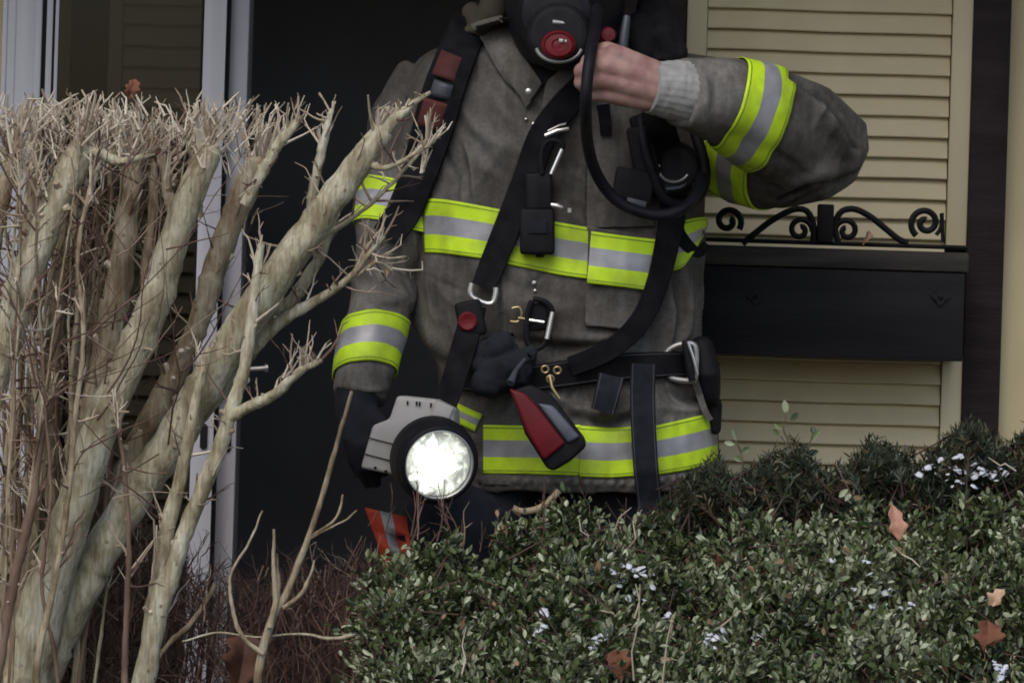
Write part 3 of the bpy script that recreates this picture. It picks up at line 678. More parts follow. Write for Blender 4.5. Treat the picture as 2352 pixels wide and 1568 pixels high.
# knitted wristlet
q = lerp_poly([(*P(1600, 218, -.28), L(70)), (*P(1548, 207, -.30), L(67)), (*P(1512, 203, -.31), L(60)), (*P(1492, 201, -.315), L(57))], 40)
kb = MB(); vs = []; NS = 72
axk = (Vector(q[-1][:3]) - Vector(q[0][:3])).normalized(); e = Vector((0, -1, 0)); e = (e - axk * e.dot(axk)).normalized(); f_ = axk.cross(e)
for i, a in enumerate(q):
    for k in range(NS):
        an = 2 * pi * k / NS; r_ = a[3] * (1 + .018 * sin(an * 24) + .035 * noise.noise((cos(an) * 2, sin(an) * 2, i * .25))) * (1 if i < len(q) - 1 else .8)
        vs.append(Vector(a[:3]) + (e * cos(an) + f_ * sin(an)) * r_)
kb.add(vs, [(i * NS + k, i * NS + (k + 1) % NS, (i + 1) * NS + (k + 1) % NS, (i + 1) * NS + k) for i in range(len(q) - 1) for k in range(NS)])
kb.build('wristlet', M['knit'], person)

# trousers, boots
tm = MB()
caps(tm, [P(1320, 900, .1), P(1320, 1040, .1)], [.14, .15], 24)
for lg in (LEG_R, LEG_L):
    q = [P(*x) for x in lg]; q[-1].z = .66
    caps(tm, q, [.115, .11, .10, .095], 22)
tro = remesh(tm, .008, 4, 'trousers', M['trouser'], person)
BVT = bvh_of(tro)
for (a0, a1) in (((838, 1165), (905, 1310)),):
    vs = []; b = MB()
    for i in range(15):
        f = i / 14
        for j, w_ in enumerate((0, 34, 62, 96)):
            u, v = a0[0] + (a1[0] - a0[0]) * f * .75 + w_ * (1 - .35 * f), a0[1] + (a1[1] - a0[1]) * f + w_ * .22
            d = (P(u, v, 0) - CAM).normalized(); h = BVT.ray_cast(CAM, d)
            vs.append((h[0] - d * .006) if h[0] is not None and h[0].y < .1 else P(u, v, -.06))
    for j in range(3): b.add([vs[i * 4 + j + q] for i in range(15) for q in (0, 1)], [(2 * i, 2 * i + 1, 2 * i + 3, 2 * i + 2) for i in range(14)], (0, 1, 0)[j])
    o = b.build('leg_trim', [M['orange_red'], M['silver']], tro, weld=True, sharp=80); o['label'] = 'orange red trim strip with a grey centre on the trouser leg'
    s_ = o.modifiers.new('s', 'SOLIDIFY'); s_.thickness = .003
for lg in (LEG_R, LEG_L):
    f_ = P(*lg[-1]); b = MB(); a = Vector((f_.x, f_.y, .74)); c = Vector((f_.x, f_.y, .56))
    caps(b, [a, c, c + Vector((0, -.10, -.005)), c + Vector((0, -.18, -.015))], [.075, .06, .056, .042], 18)
    remesh(b, .006, 3, 'boot', M['rubber'], person)

# hood, collar back, helmet (mostly above the frame)
hb = MB(); caps(hb, [hc + Vector((0, .03, .02)), P(1290, 60, .04), P(1290, 140, .06)], [.116, .108, .125], 26)
remesh(hb, .006, 5, 'hood', M['hood'], person)
hl = MB()
hl.lathe([(.0, .165), (.05, .16), (.10, .13), (.135, .07), (.145, .02), (.150, .0), (.205, -.015), (.206, -.02), (.148, -.008), (.13, .02), (.09, .10), (0, .14)], hc + Vector((0, .02, .055)), (0, -.1, 1), 36, sy=1.2, up=Vector((0, 1, 0)))
helmet = tag(hl.build('helmet', M['plastic'], weld=True), 'black fire helmet worn above the breathing mask', 'helmet')
b = MB(); caps(b, [P(1085, 30, .02), P(1105, 62, -.02), P(1125, 40, -.02), P(1150, -20, .0)], [L(26), L(24), L(34), L(40)], 14)
caps(b, [P(1062, 72, .0), P(1090, 68, -.02)], [L(8), L(10)], 10)
o = remesh(b, .004, 4, 'ear_flap', M['olive'], helmet); 
b = MB(); caps(b, [P(1500, 20, -.02), P(1520, 90, -.04), P(1545, 120, -.05)], [L(40), L(52), L(36)], 16); caps(b, [P(1470, 60, -.04), P(1480, 120, -.06)], [L(34), L(26)], 14)
for i in range(4): caps(b, [P(1505 + i * 19, 110, -.06), P(1508 + i * 19, 138 - i * 3, -.07)], [L(11), L(8)], 10)
o = remesh(b, .004, 3, 'neck_curtain', M['hood'], helmet)

# ------------------------------------------------------------------ breathing mask, hose
mask = thing('breathing_mask', hc + Vector((0, -.12, -.1)), 'black breathing mask with a red round regulator button, held to the face', 'mask')
fb = MB(); vs = []
for i in range(25):
    ph = pi * (.18 + .72 * i / 24)
    for k in range(40):
        th = pi * k / 39
        vs.append(hc + Vector((-cos(th) * .108 * sin(ph) ** .7, -.035 - sin(th) * .125 * sin(ph) ** .6, cos(ph) * .165 - .02)))
fb.add(vs, [(i * 40 + k, i * 40 + k + 1, i * 40 + 41 + k, i * 40 + 40 + k) for i in range(24) for k in range(39)])
o = fb.build('facepiece', M['rubber'], mask); s_ = o.modifiers.new('s', 'SOLIDIFY'); s_.thickness = .006
rc = P(1284, 82, -.20)
rb = MB(); rb.lathe([(.0, -.05), (.050, -.05), (.060, -.03), (.062, .0), (.057, .014), (.050, .02), (.043, .022), (0, .022)], rc, (-.05, -1, .1), 44)
rb.build('regulator', M['plastic'], mask)
fc = P(1278, 30, -.19); MB().lathe([(.074, -.07), (.072, -.02), (.062, .008), (.045, .014), (0, .016)], fc, (-.03, -1, .05), 40).build('regulator_body', M['rubber'], mask)
MB().lathe([(L(40), 0), (L(39), .008), (L(32), .014), (L(30), .011), (L(16), .012), (L(12), .010), (0, .011)], P(1283, 104, -.229), (-.02, -1, .05), 36, sy=.82).build('purge_button', M['red'], mask)
b = MB(); b.box2(P(1284, 98, -.2425), P(1294, 90, -.2405)); b.box2(P(1297, 98, -.2425), P(1302, 92, -.2405)); b.build('button_mark', M['dull_steel'], mask, bevel=.0006)
MB().tube([P(1269, 51, -.218), P(1317, 56, -.214)], L(6), 10).build('clip_bar', M['dull_steel'], mask)
MB().tube([P(1284 + 52 * cos(a), 106 + 36 * sin(a), -.222) for a in np.linspace(.2, pi - .15, 22)], L(5), 10).build('retaining_ring', M['dull_steel'], mask)
MB().lathe([(L(19), -.03), (L(19), .004), (L(15), .012), (0, .013)], P(1396, 82, -.20), (.1, -1, .1), 24).build('bypass_knob', M['red'], mask)
MB().tube([P(1430, 118, -.21), P(1434, 80, -.21), P(1440, 38, -.20)], [L(10), L(11), L(8)], 14).build('side_tube', M['bluegrey'], mask)
hose = [(1372, 20, -.20), (1366, 70, -.27), (1357, 120, -.35), (1349, 180, -.385), (1345, 255, -.37), (1350, 330, -.27), (1368, 395, -.215), (1405, 450, -.19), (1455, 482, -.18), (1520, 494, -.17), (1570, 478, -.16), (1600, 445, -.14), (1612, 400, -.12)]
q = lerp_poly([(*P(*h),) for h in hose], 90)
MB().tube([Vector(a) for a in q], L(13.5), 14).build('air_hose', M['rubber'], mask)

# ------------------------------------------------------------------ straps
def ribbon(mb, rows, n=60, lift=.006, th=.004, edge=True, ysm=6, mi=0, mie=1, ylim=None, minlift=None):
    """rows (u, v, width[, y]); follows the coat where no depth is given"""
    q = lerp_poly([(r_[0], r_[1], r_[2]) for r_ in rows], n)
    ys = []; 
    ta = [np.array((a[0], a[1])) for a in q]
    tg = []
    for i in range(n):
        t = ta[min(i + 1, n - 1)] - ta[max(i - 1, 0)]; t = t / (np.linalg.norm(t) + 1e-9); tg.append(np.array((-t[1], t[0])))
    given = len(rows[0]) > 3
    if given:
        d = np.cumsum([0] + [float(np.hypot(rows[i + 1][0] - rows[i][0], rows[i + 1][1] - rows[i][1])) for i in range(len(rows) - 1)])
        dq = np.cumsum([0] + [float(np.linalg.norm(ta[i + 1] - ta[i])) for i in range(n - 1)])
        yl = np.interp(dq, d, [r_[3] for r_ in rows]); yr = yl.copy()
    else:
        yl = []; yr = []
        for i in range(n):
            h = q[i][2] / 2
            l_, m_, r_ = [hit(ta[i][0] + tg[i][0] * s_ * h, ta[i][1] + tg[i][1] * s_ * h, None or -.05) for s_ in (-1, 0, 1)]
            g_ = [x[0].y if x[2] else None for x in (l_, m_, r_)]
            ok = [x for x in g_ if x is not None] or [.02]
            yl.append(g_[0] if g_[0] is not None else max(ok)); yr.append(g_[2] if g_[2] is not None else max(ok))
            mm = g_[1] if g_[1] is not None else max(ok); av = (yl[-1] + yr[-1]) / 2
            if mm < av: yl[-1] += mm - av; yr[-1] += mm - av
        yl, yr = np.array(yl), np.array(yr)
        for _ in range(ysm):
            for arr in (yl, yr):
                sm = arr.copy(); sm[1:-1] = (arr[:-2] + 2 * arr[1:-1] + arr[2:]) / 4; arr[:] = np.minimum(sm, arr + .004)
        yl -= lift; yr -= lift
        d_ = np.clip(yr - yl, -.05, .05); mid = (yl + yr) / 2; yl, yr = mid - d_ / 2, mid + d_ / 2
    prof = [(-1, 0), (-.93, -1), (-.86, -1), (-.80, -1), (.80, -1), (.86, -1), (.93, -1), (1, 0), (.9, .6), (-.9, .6)]
    vs = []
    for i in range(n):
        h = q[i][2] / 2
        for a, dpt in prof:
            y_ = yl[i] + (yr[i] - yl[i]) * (a + 1) / 2
            p = P(ta[i][0] + tg[i][0] * a * h, ta[i][1] + tg[i][1] * a * h, y_ + dpt * th)
            vs.append(p)
    m = len(prof)
    for j in range(m):
        mat_i = mie if (edge and j in (2, 4)) else mi
        mb.add([vs[i * m + j] for i in range(n)] + [vs[i * m + (j + 1) % m] for i in range(n)], [(i, i + 1, n + i + 1, n + i) for i in range(n - 1)], mat_i)
    return yl, yr
def strap(name, rows, parent, mats=None, **k):
    b = MB(); yl, yr = ribbon(b, rows, **k)
    o = b.build(name, mats or [M['web'], M['web_edge']], parent, weld=True, sharp=50); return o, yl, yr

pack = thing('air_pack', P(1310, 500, .35), 'black air pack harness with red patched shoulder strap and steel hook over the coat', 'air pack')
cyl = MB().lathe([(0, -.28), (.06, -.275), (.083, -.24), (.083, .2), (.06, .26), (.03, .29), (0, .29)], P(1310, 480, .385), (0, 0, 1), 36); cyl.build('air_cylinder', M['bluegrey'], pack)
MB().box(P(1310, 560, .285), (.26, .02, .5)).build('back_frame', M['plastic'], pack, bevel=.008)
A, ay, _ = strap('shoulder_strap', [(1085, 48, 84), (1060, 100, 90), (1022, 200, 96), (996, 290, 96), (962, 400, 84), (925, 490, 80), (885, 545, 70)], pack, lift=.012, th=.008, edge=False)
def patch_on(strap_rows, ylist, i0, i1, name, m, wf=.8, lift=.014, n=60, parent=None):
    q = lerp_poly(strap_rows, n); b = MB(); vs = []
    for i in range(i0, i1 + 1):
        t = np.array(q[min(i + 1, n - 1)][:2]) - np.array(q[max(i - 1, 0)][:2]); t /= np.linalg.norm(t); g_ = np.array((-t[1], t[0]))
        for a in (-wf, wf): vs.append(P(q[i][0] + g_[0] * a * q[i][2] / 2, q[i][1] + g_[1] * a * q[i][2] / 2, ylist[i] - lift))
    b.add(vs, [(2 * i, 2 * i + 1, 2 * i + 3, 2 * i + 2) for i in range(i1 - i0)])
    o = b.build(name, m, parent); s_ = o.modifiers.new('s', 'SOLIDIFY'); s_.thickness = .003; s_.offset = 0
    return o
ra = [(1085, 48, 84), (1060, 100, 90), (1022, 200, 96), (996, 290, 96), (962, 400, 84), (925, 490, 80), (885, 545, 70)]
am = (ay + _) / 2
patch_on(ra, am, 10, 16, 'red_patch', M['red_patch'], parent=A); patch_on(ra, am, 22, 29, 'red_patch', M['red_patch'], parent=A)
patch_on(ra, am, 17, 21, 'strap_pad', M['bluegrey'], wf=.6, parent=A)
strap('shoulder_strap', [(1500, 150, 60), (1508, 250, 66), (1532, 350, 70), (1548, 440, 66), (1536, 540, 58), (1510, 650, 52), (1472, 735, 50), (1405, 800, 48), (1310, 842, 46)], pack, lift=.034, th=.006, edge=False)
strap('chest_strap', [(1385, 240, 30), (1390, 280, 28), (1392, 312, 26)], pack, lift=.012, n=14, edge=False)
strap('waist_belt', [(1030, 868, 50), (1150, 874, 54), (1265, 862, 60), (1380, 846, 62), (1490, 838, 60), (1590, 838, 56), (1640, 862, 60)], pack, lift=.014, th=.006)
strap('leg_strap', [(1478, 835, 58, -.13), (1476, 900, 58, -.125), (1478, 980, 58, -.125), (1484, 1080, 58, -.12), (1492, 1150, 58, -.10), (1500, 1230, 58, -.09)], pack, mats=[M['web_navy'], M['web_edge']])
strap('strap_end', [(1405, 862, 60, -.12), (1396, 900, 58, -.128), (1384, 945, 56, -.125)], pack, mats=[M['web_navy'], M['web_edge']], n=16)
strap('strap_end', [(1545, 500, 50), (1560, 540, 34), (1600, 580, 26), (1625, 560, 20)], pack, n=20, edge=False)
# pack side pouch and hose manifold
b = MB(); caps(b, [P(1612, 800, .0), P(1622, 860, -.01), P(1630, 905, .0)], [L(30), L(34), L(26)], 16); caps(b, [P(1640, 930, .02), P(1643, 985, .02)], [L(20), L(14)], 12)
remesh(b, .004, 3, 'belt_pouch', M['plastic'], pack)
# pressure gauge cluster on the viewer's right shoulder strap
gc, gn, _k = hit(1548, 392); gy = min(gc.y, -.05) - .02
b = MB(); b.lathe([(.0, -.03), (.045, -.03), (.050, -.01), (.050, .010), (.044, .02), (.038, .016), (0, .016)], P(1548, 388, gy), (-.1, -1, .15), 36); b.build('pressure_gauge', M['plastic'], pack)
MB().tube([P(1548 + 36 * cos(a), 386 + 32 * sin(a), gy - .024) for a in np.linspace(.5, pi + .25, 24)], L(3.6), 8).build('gauge_ring', M['steel'], pack)
MB().tube([P(1530, 436, gy - .018), P(1560, 432, gy - .02), P(1592, 420, gy - .016)], [L(8), L(6), L(9)], 10).build('gauge_lug', M['bluegrey'], pack)
def rbox(name, u, v, y, w_, h_, d_, rot=0, m='plastic', parent=None, bev=.006, tilt=0):
    rt = Matrix.Rotation(-rot - ROLL * 0, 3, 'Y') if rot else Matrix.Identity(3)
    rt = rt @ Matrix.Rotation(tilt, 3, 'X')
    b = MB().box(P(u, v, y), (L(w_, y), d_, L(h_, y)), 0, rt)
    return b.build(name, M[m], parent, bevel=bev, seg=3)
gh = hit(1450, 440)[0].y
rbox('hose_manifold', 1455, 428, gh - .02, 92, 78, .045, R(-8), parent=pack)
rbox('hose_manifold', 1478, 350, hit(1480, 350)[0].y - .02, 60, 120, .05, R(12), parent=pack)
rbox('hose_manifold', 1500, 300, hit(1500, 300)[0].y - .02, 90, 90, .05, R(20), parent=pack)
b = MB().tube([P(*x) for x in lerp_poly([(1470, 270, gy - .01), (1480, 330, gy - .03), (1500, 400, gy - .03), (1530, 460, gy - .02), (1590, 470, gy)], 30)], L(12), 12); b.build('gauge_hose', M['rubber'], pack)
b = MB().tube([P(*x) for x in lerp_poly([(1595, 300, gy + .01), (1618, 380, gy - .01), (1612, 440, gy - .01), (1570, 480, gy)], 30)], L(13), 12); b.build('gauge_hose', M['rubber'], pack)
rbox('pouch_label', 1462, 465, gh - .05, 46, 14, .004, R(-12), 'bluegrey', pack, .001)
# big steel hook on the belt
hk = hit(1560, 832)[0].y - .028
ringp = [(1524, 818), (1540, 800), (1565, 790), (1590, 790), (1598, 805), (1596, 868), (1585, 874), (1548, 870), (1533, 858)]
MB().tube([P(u, v, hk) for u, v in lerp_poly(ringp + [ringp[0]], 50)[:-1]], L(7.5), 10, closed=True).build('steel_hook', M['dull_steel'], pack)
MB().tube([P(1574, 782, hk - .012), P(1582, 830, hk - .016), P(1590, 874, hk - .012)], [L(9), L(10), L(8)], 12).build('hook_gate', M['plastic'], pack)
MB().tube([P(1580, 784, hk - .022), P(1592, 820, hk - .024), P(1602, 860, hk - .018)], L(3.5), 8).build('hook_spring', M['steel'], pack)
strap('hook_lanyard', [(1596, 874, 16, hk), (1606, 905, 16, hk + .02), (1618, 940, 15, hk + .02), (1632, 965, 14, hk + .03)], pack, mats=[M['coat'], M['coat']], n=16)
# ------------------------------------------------------------------ lamp hanging on its sling
lamp = thing('hand_lamp', P(960, 1000, -.22), 'lit grey box lantern with black bezel hanging from a black sling with red buckle', 'lantern')
E, ey, ey2 = strap('sling', [(1362, 178, 60), (1300, 240, 66), (1245, 315, 66), (1208, 415, 64), (1168, 515, 62), (1128, 615, 60), (1108, 660, 52)], lamp, lift=.022, th=.005, edge=False)
by = float(ey[-1]) - .004
strap('sling', [(1092, 700, 54, by - .006), (1070, 780, 58, by - .03), (1046, 860, 56, by - .07), (1024, 925, 54, by - .09), (1016, 960, 50, by - .09)], lamp, n=30, edge=False)
bk = [(1084, 650), (1080, 672), (1088, 684), (1118, 697), (1132, 694), (1138, 676), (1139, 660)]
MB().tube([P(u, v, by - .008) for u, v in lerp_poly(bk, 30)], L(6.5), 10).build('buckle_frame', M['steel'], lamp)
ob = rbox('buckle', 1081, 732, by - .018, 62, 84, .022, R(14), parent=lamp, bev=.007)
MB().lathe([(L(22), -.006), (L(22), .003), (L(18), .006), (L(6), .004), (0, .004)], P(1074, 738, by - .030), (0, -1, 0), 26).build('buckle_button', M['red'], lamp)
LY = -.26; ax = Vector((.27, -1, -.20)).normalized()
hcx = P(988, 1048, LY)                                       # rear of the black head
hb = MB()
hb.lathe([(.0, -.03), (.058, -.03), (.070, -.012), (.0775, .01), (.0785, .03), (.0765, .052), (.0700, .0665), (.0655, .070), (.0615, .067), (.0585, .060)], hcx, ax, 56)
hb.build('bezel', M['rubber'], lamp)
MB().lathe([(.0625, .0665), (.0632, .0702), (.0615, .0708), (.0600, .0695), (.0590, .0640)], hcx, ax, 56).build('bezel_ring', M['dull_steel'], lamp)
ln = MB(); ln.lathe([(.0588, .0605), (.054, .0625), (.045, .0640), (.030, .0650), (0, .0655)], hcx, ax, 56); ln.build('lens', M['lens'], lamp)
body_poly = [(912, 908), (1000, 917), (1042, 938), (1044, 985), (1000, 1000), (960, 1092), (905, 1090), (828, 1074), (856, 976), (894, 962)]
o0 = P(940, 1000, LY + .02); exx = Vector((1, 0, 0)); ezz = Vector((0, 0, 1))
pl = [((p := P(u, v, LY + .02) - o0).x, p.z) for u, v in body_poly]
MB().prism(pl, o0 + Vector((0, -.012, 0)), exx, ezz, (.12, 1, 0), .085).build('housing', M['grey_plastic'], lamp, bevel=.006, seg=3)
gr = MB()
for u, v in ((936, 925), (957, 926), (964, 927), (990, 930)): gr.box(P(u, v, LY + .0065), (L(4), .004, L(9)))
gr.box(P(868, 1050, LY + .0065), (L(72), .003, L(2.5)), 0, Matrix.Rotation(R(13), 3, 'Y'))
for u, v in ((862, 1074), (886, 1082)): gr.box(P(u, v, LY + .0065), (L(6), .003, L(6)))
gr.box(P(875, 1012, LY + .0065), (L(58), .003, L(2)), 0, Matrix.Rotation(R(13), 3, 'Y'))
gr.build('housing_groove', M['gasket'], lamp, smooth=False)
pg = [P(u, v, LY) - o0 for u, v in ((1003, 918), (1042, 936), (1030, 968), (984, 966))]
MB().prism([(p.x, p.z) for p in pg], o0 + Vector((0, -.022, 0)), exx, ezz, (0, 1, 0), .012).build('handle_grip', M['grey_plastic'], lamp, bevel=.003)
MB().tube([P(u, v, -.16) for u, v in lerp_poly([(1178, 1166), (1200, 1174), (1235, 1168), (1262, 1150), (1284, 1126)], 24)], L(8), 10).build('tail_cord', M['hose_tan'], lamp)

# ------------------------------------------------------------------ small gear on the chest
ry = hit(1235, 530)[0].y - .03
radio = thing('pager', P(1235, 580, ry), 'small black radio microphone clipped over the chest trim', 'microphone')
rbox('case', 1234, 532, ry, 80, 104, .036, R(2), parent=radio, bev=.006); rbox('clip_block', 1238, 440, ry + .004, 62, 86, .03, R(3), parent=radio, bev=.006)
rbox('foot', 1240, 586, ry + .004, 20, 10, .015, 0, parent=radio, bev=.002); rbox('grille', 1235, 520, ry - .019, 44, 34, .004, R(2), 'web_navy', radio, .0015)
b = MB().tube([P(1266, 470, ry - .02), P(1280, 473, ry - .022), P(1292, 477, ry - .02)], [L(5), L(7), L(5)], 10); b.tube([P(1308, 478, ry - .02), P(1308, 488, ry - .02)], L(5), 8); b.build('clip_pin', M['steel'], radio)
link1 = thing('carabiner', P(1275, 350, ry), 'steel snap link on a strap just above the radio microphone', 'carabiner')
MB().tube([P(u, v, ry - .012) for u, v in lerp_poly([(1245, 400), (1243, 360), (1252, 330), (1272, 322), (1290, 330), (1292, 345)], 24)], L(6), 8).build('hook_body', M['plastic'], link1)
MB().tube([P(1291, 343, ry - .014), P(1266, 400, ry - .014)], L(5), 8).build('hook_gate', M['steel'], link1)
MB().tube([P(1252, 312, ry - .016), P(1280, 300, ry - .02), P(1306, 296, ry - .016)], L(4.5), 8).build('bar', M['steel'], link1)
MB().tube([P(1258, 302, ry - .012), P(1286, 288, ry - .014), P(1300, 285, ry - .012)], L(3), 8).build('bar', M['dull_steel'], link1)
hy = hit(1238, 730)[0].y - .018
cl = thing('coat_clasp', P(1238, 790, hy), 'black and steel hook clasp at the belly of the coat', 'clasp')
MB().tube([P(u, v, hy) for u, v in lerp_poly([(1222, 690), (1212, 720), (1210, 780), (1225, 800), (1250, 790), (1262, 740), (1268, 712), (1250, 692), (1224, 686)], 36)], L(6.5), 8).build('hook_body', M['plastic'], cl)
MB().tube([P(1269, 716, hy - .008), P(1256, 778, hy - .008)], [L(5.5), L(6.5)], 10).build('hook_gate', M['steel'], cl)
MB().tube([P(1216, 735, hy - .006), P(1250, 740, hy - .008)], L(4), 8).build('crossbar', M['steel'], cl)
MB().tube([P(u, v, hy + .004) for u, v in lerp_poly([(1176, 708), (1192, 706), (1198, 722), (1190, 738), (1172, 738)], 20)], L(3), 8).build('brass_ring', M['brass'], cl)
MB().tube([P(1190, 730, hy), P(1212, 733, hy)], L(3), 8).build('brass_ring', M['brass'], cl)
rbox('backplate', 1236, 726, hy + .010, 44, 62, .006, R(6), parent=cl, bev=.002)
MB().tube([P(1220, 795, hy), P(1218, 812, hy - .002), P(1216, 838, hy - .004)], [L(5), L(4), L(6)], 8).build('swivel', M['steel'], cl)
# gas meter, red and slate, hanging tilted
dy = -.20
det = thing('gas_meter', P(1260, 980, dy), 'tilted red and slate handheld meter hanging at the coat hem', 'meter')
axm = (P(1300, 1045, dy) - P(1190, 890, dy)); lm = axm.length; axm.normalize(); sm = Vector((-axm.z, 0, axm.x)); sm = sm if sm.x > 0 else -sm
o0 = P(1190, 890, dy)
def det_prism(poly, y0, d_, name, m, bev): return MB().prism([(a * lm, b_ * .001) for a, b_ in poly], o0 + Vector((0, y0, 0)), axm, sm, (0, 1, 0), d_).build(name, M[m], det, bevel=bev, seg=3)
det_prism([(-.02, -12), (.06, 22), (.30, 42), (.98, 46), (1.06, 38), (1.09, 0), (1.07, -34), (1.0, -42), (.5, -38)], 0, .046, 'case', 'plastic', .012)
det_prism([(-.06, -14), (.10, 4), (.30, 9), (.88, 12), (.90, -38), (.5, -34)], -.009, .016, 'red_shell', 'red', .006)
det_prism([(.28, 12), (.42, 33), (.92, 40), (.90, 15)], -.009, .016, 'slate_face', 'slate', .006)
MB().tube([P(1172, 880, dy), P(1185, 850, dy + .02), P(1205, 826, dy + .04)], [L(10), L(6), L(5)], 10).build('tether', M['bluegrey'], det)
b = MB(); caps(b, [P(1215, 815, dy + .06), P(1185, 850, dy + .05), P(1120, 880, dy + .06)], [L(20), L(42), L(36)], 16); caps(b, [P(1150, 800, dy + .08), P(1110, 840, dy + .08)], [L(44), L(40)], 14)
o = remesh(b, .005, 5, 'glove_roll', M['trouser'], None)
for v_ in o.data.vertices: v_.co += v_.normal * (.012 * noise.noise(v_.co * 28) + .006 * noise.noise(v_.co * 60)); tag(o, 'dark navy glove tucked at the belt behind the meter', 'glove')
b = MB()
for u, v in ((1252, 848), (1280, 850), (1264, 870)): b.tube([P(u + 8 * cos(a), v + 8 * sin(a), dy + .02) for a in np.linspace(0, 2 * pi, 14)[:-1]], L(2.5), 6, closed=True)
b.tube([P(1262, 862, dy + .02), P(1268, 890, dy + .01), P(1285, 915, dy + .01)], L(4), 8)
b.build('tether_ring', M['brass'], det)

# ------------------------------------------------------------------ plants
class Twigs:
    """many thin tapering twigs gathered in one mesh"""
    def __init__(s): s.mb = MB(); s.t = []
    def add(s, pts, rad, tint, sides=4):
        n0 = len(s.mb.v); s.mb.tube(pts, rad, sides); s.t += [tint] * (len(s.mb.v) - n0)
    def build(s, name, m, parent, stuff=True):
        o = s.mb.build(name, m, parent)
        a = o.data.attributes.new('tint', 'FLOAT', 'POINT'); a.data.foreach_set('value', s.t)
        if stuff: o['kind'] = 'stuff'
        return o
def rv(a=1): return Vector((random.uniform(-a, a), random.uniform(-a, a), random.uniform(-a, a)))
def stem(name, rows, m, parent, sides=16, n=None, knots=True):
    """rows (u, v, width px, y)"""
    n = n or max(14, 9 * len(rows)); q = lerp_poly([(*P(u, v, y), L(w_, y) / 2) for u, v, w_, y in rows], n)
    sd_ = random.uniform(0, 50); b = MB(); pts = []; rad = []
    for i, a in enumerate(q):
        f = noise.noise((i * .35 + sd_, sd_, 0)); pts.append(Vector(a[:3]) + Vector((noise.noise((i * .22, sd_, 3)), noise.noise((i * .22, 9, sd_)), 0)) * a[3] * .15)
        r_ = a[3] * (1 + .10 * f)
        if knots and random.random() < .07: r_ *= 1.13
        rad.append(float(max(r_, .0012)))
    b.tube(pts, rad, sides)
    vs = []
    for v in b.v:
        v = Vector(v); vs.append(v + Vector((noise.noise(v * 40), noise.noise(v * 40 + Vector((9, 0, 0))), noise.noise(v * 40 + Vector((0, 9, 0))))) * .0016 + Vector((noise.noise(v * 110), noise.noise(v * 110 + Vector((9, 0, 0))), 0)) * .0010)
    b.v = [tuple(v) for v in vs]
    return b.build(name, m, parent, sharp=75), pts, rad
by0 = P(70, 1568, -.62); 
shrub = thing('bare_shrub', (by0.x, -.6, 0), 'leafless hard pruned shrub with thick pale trunks in front of the storm door', 'shrub')
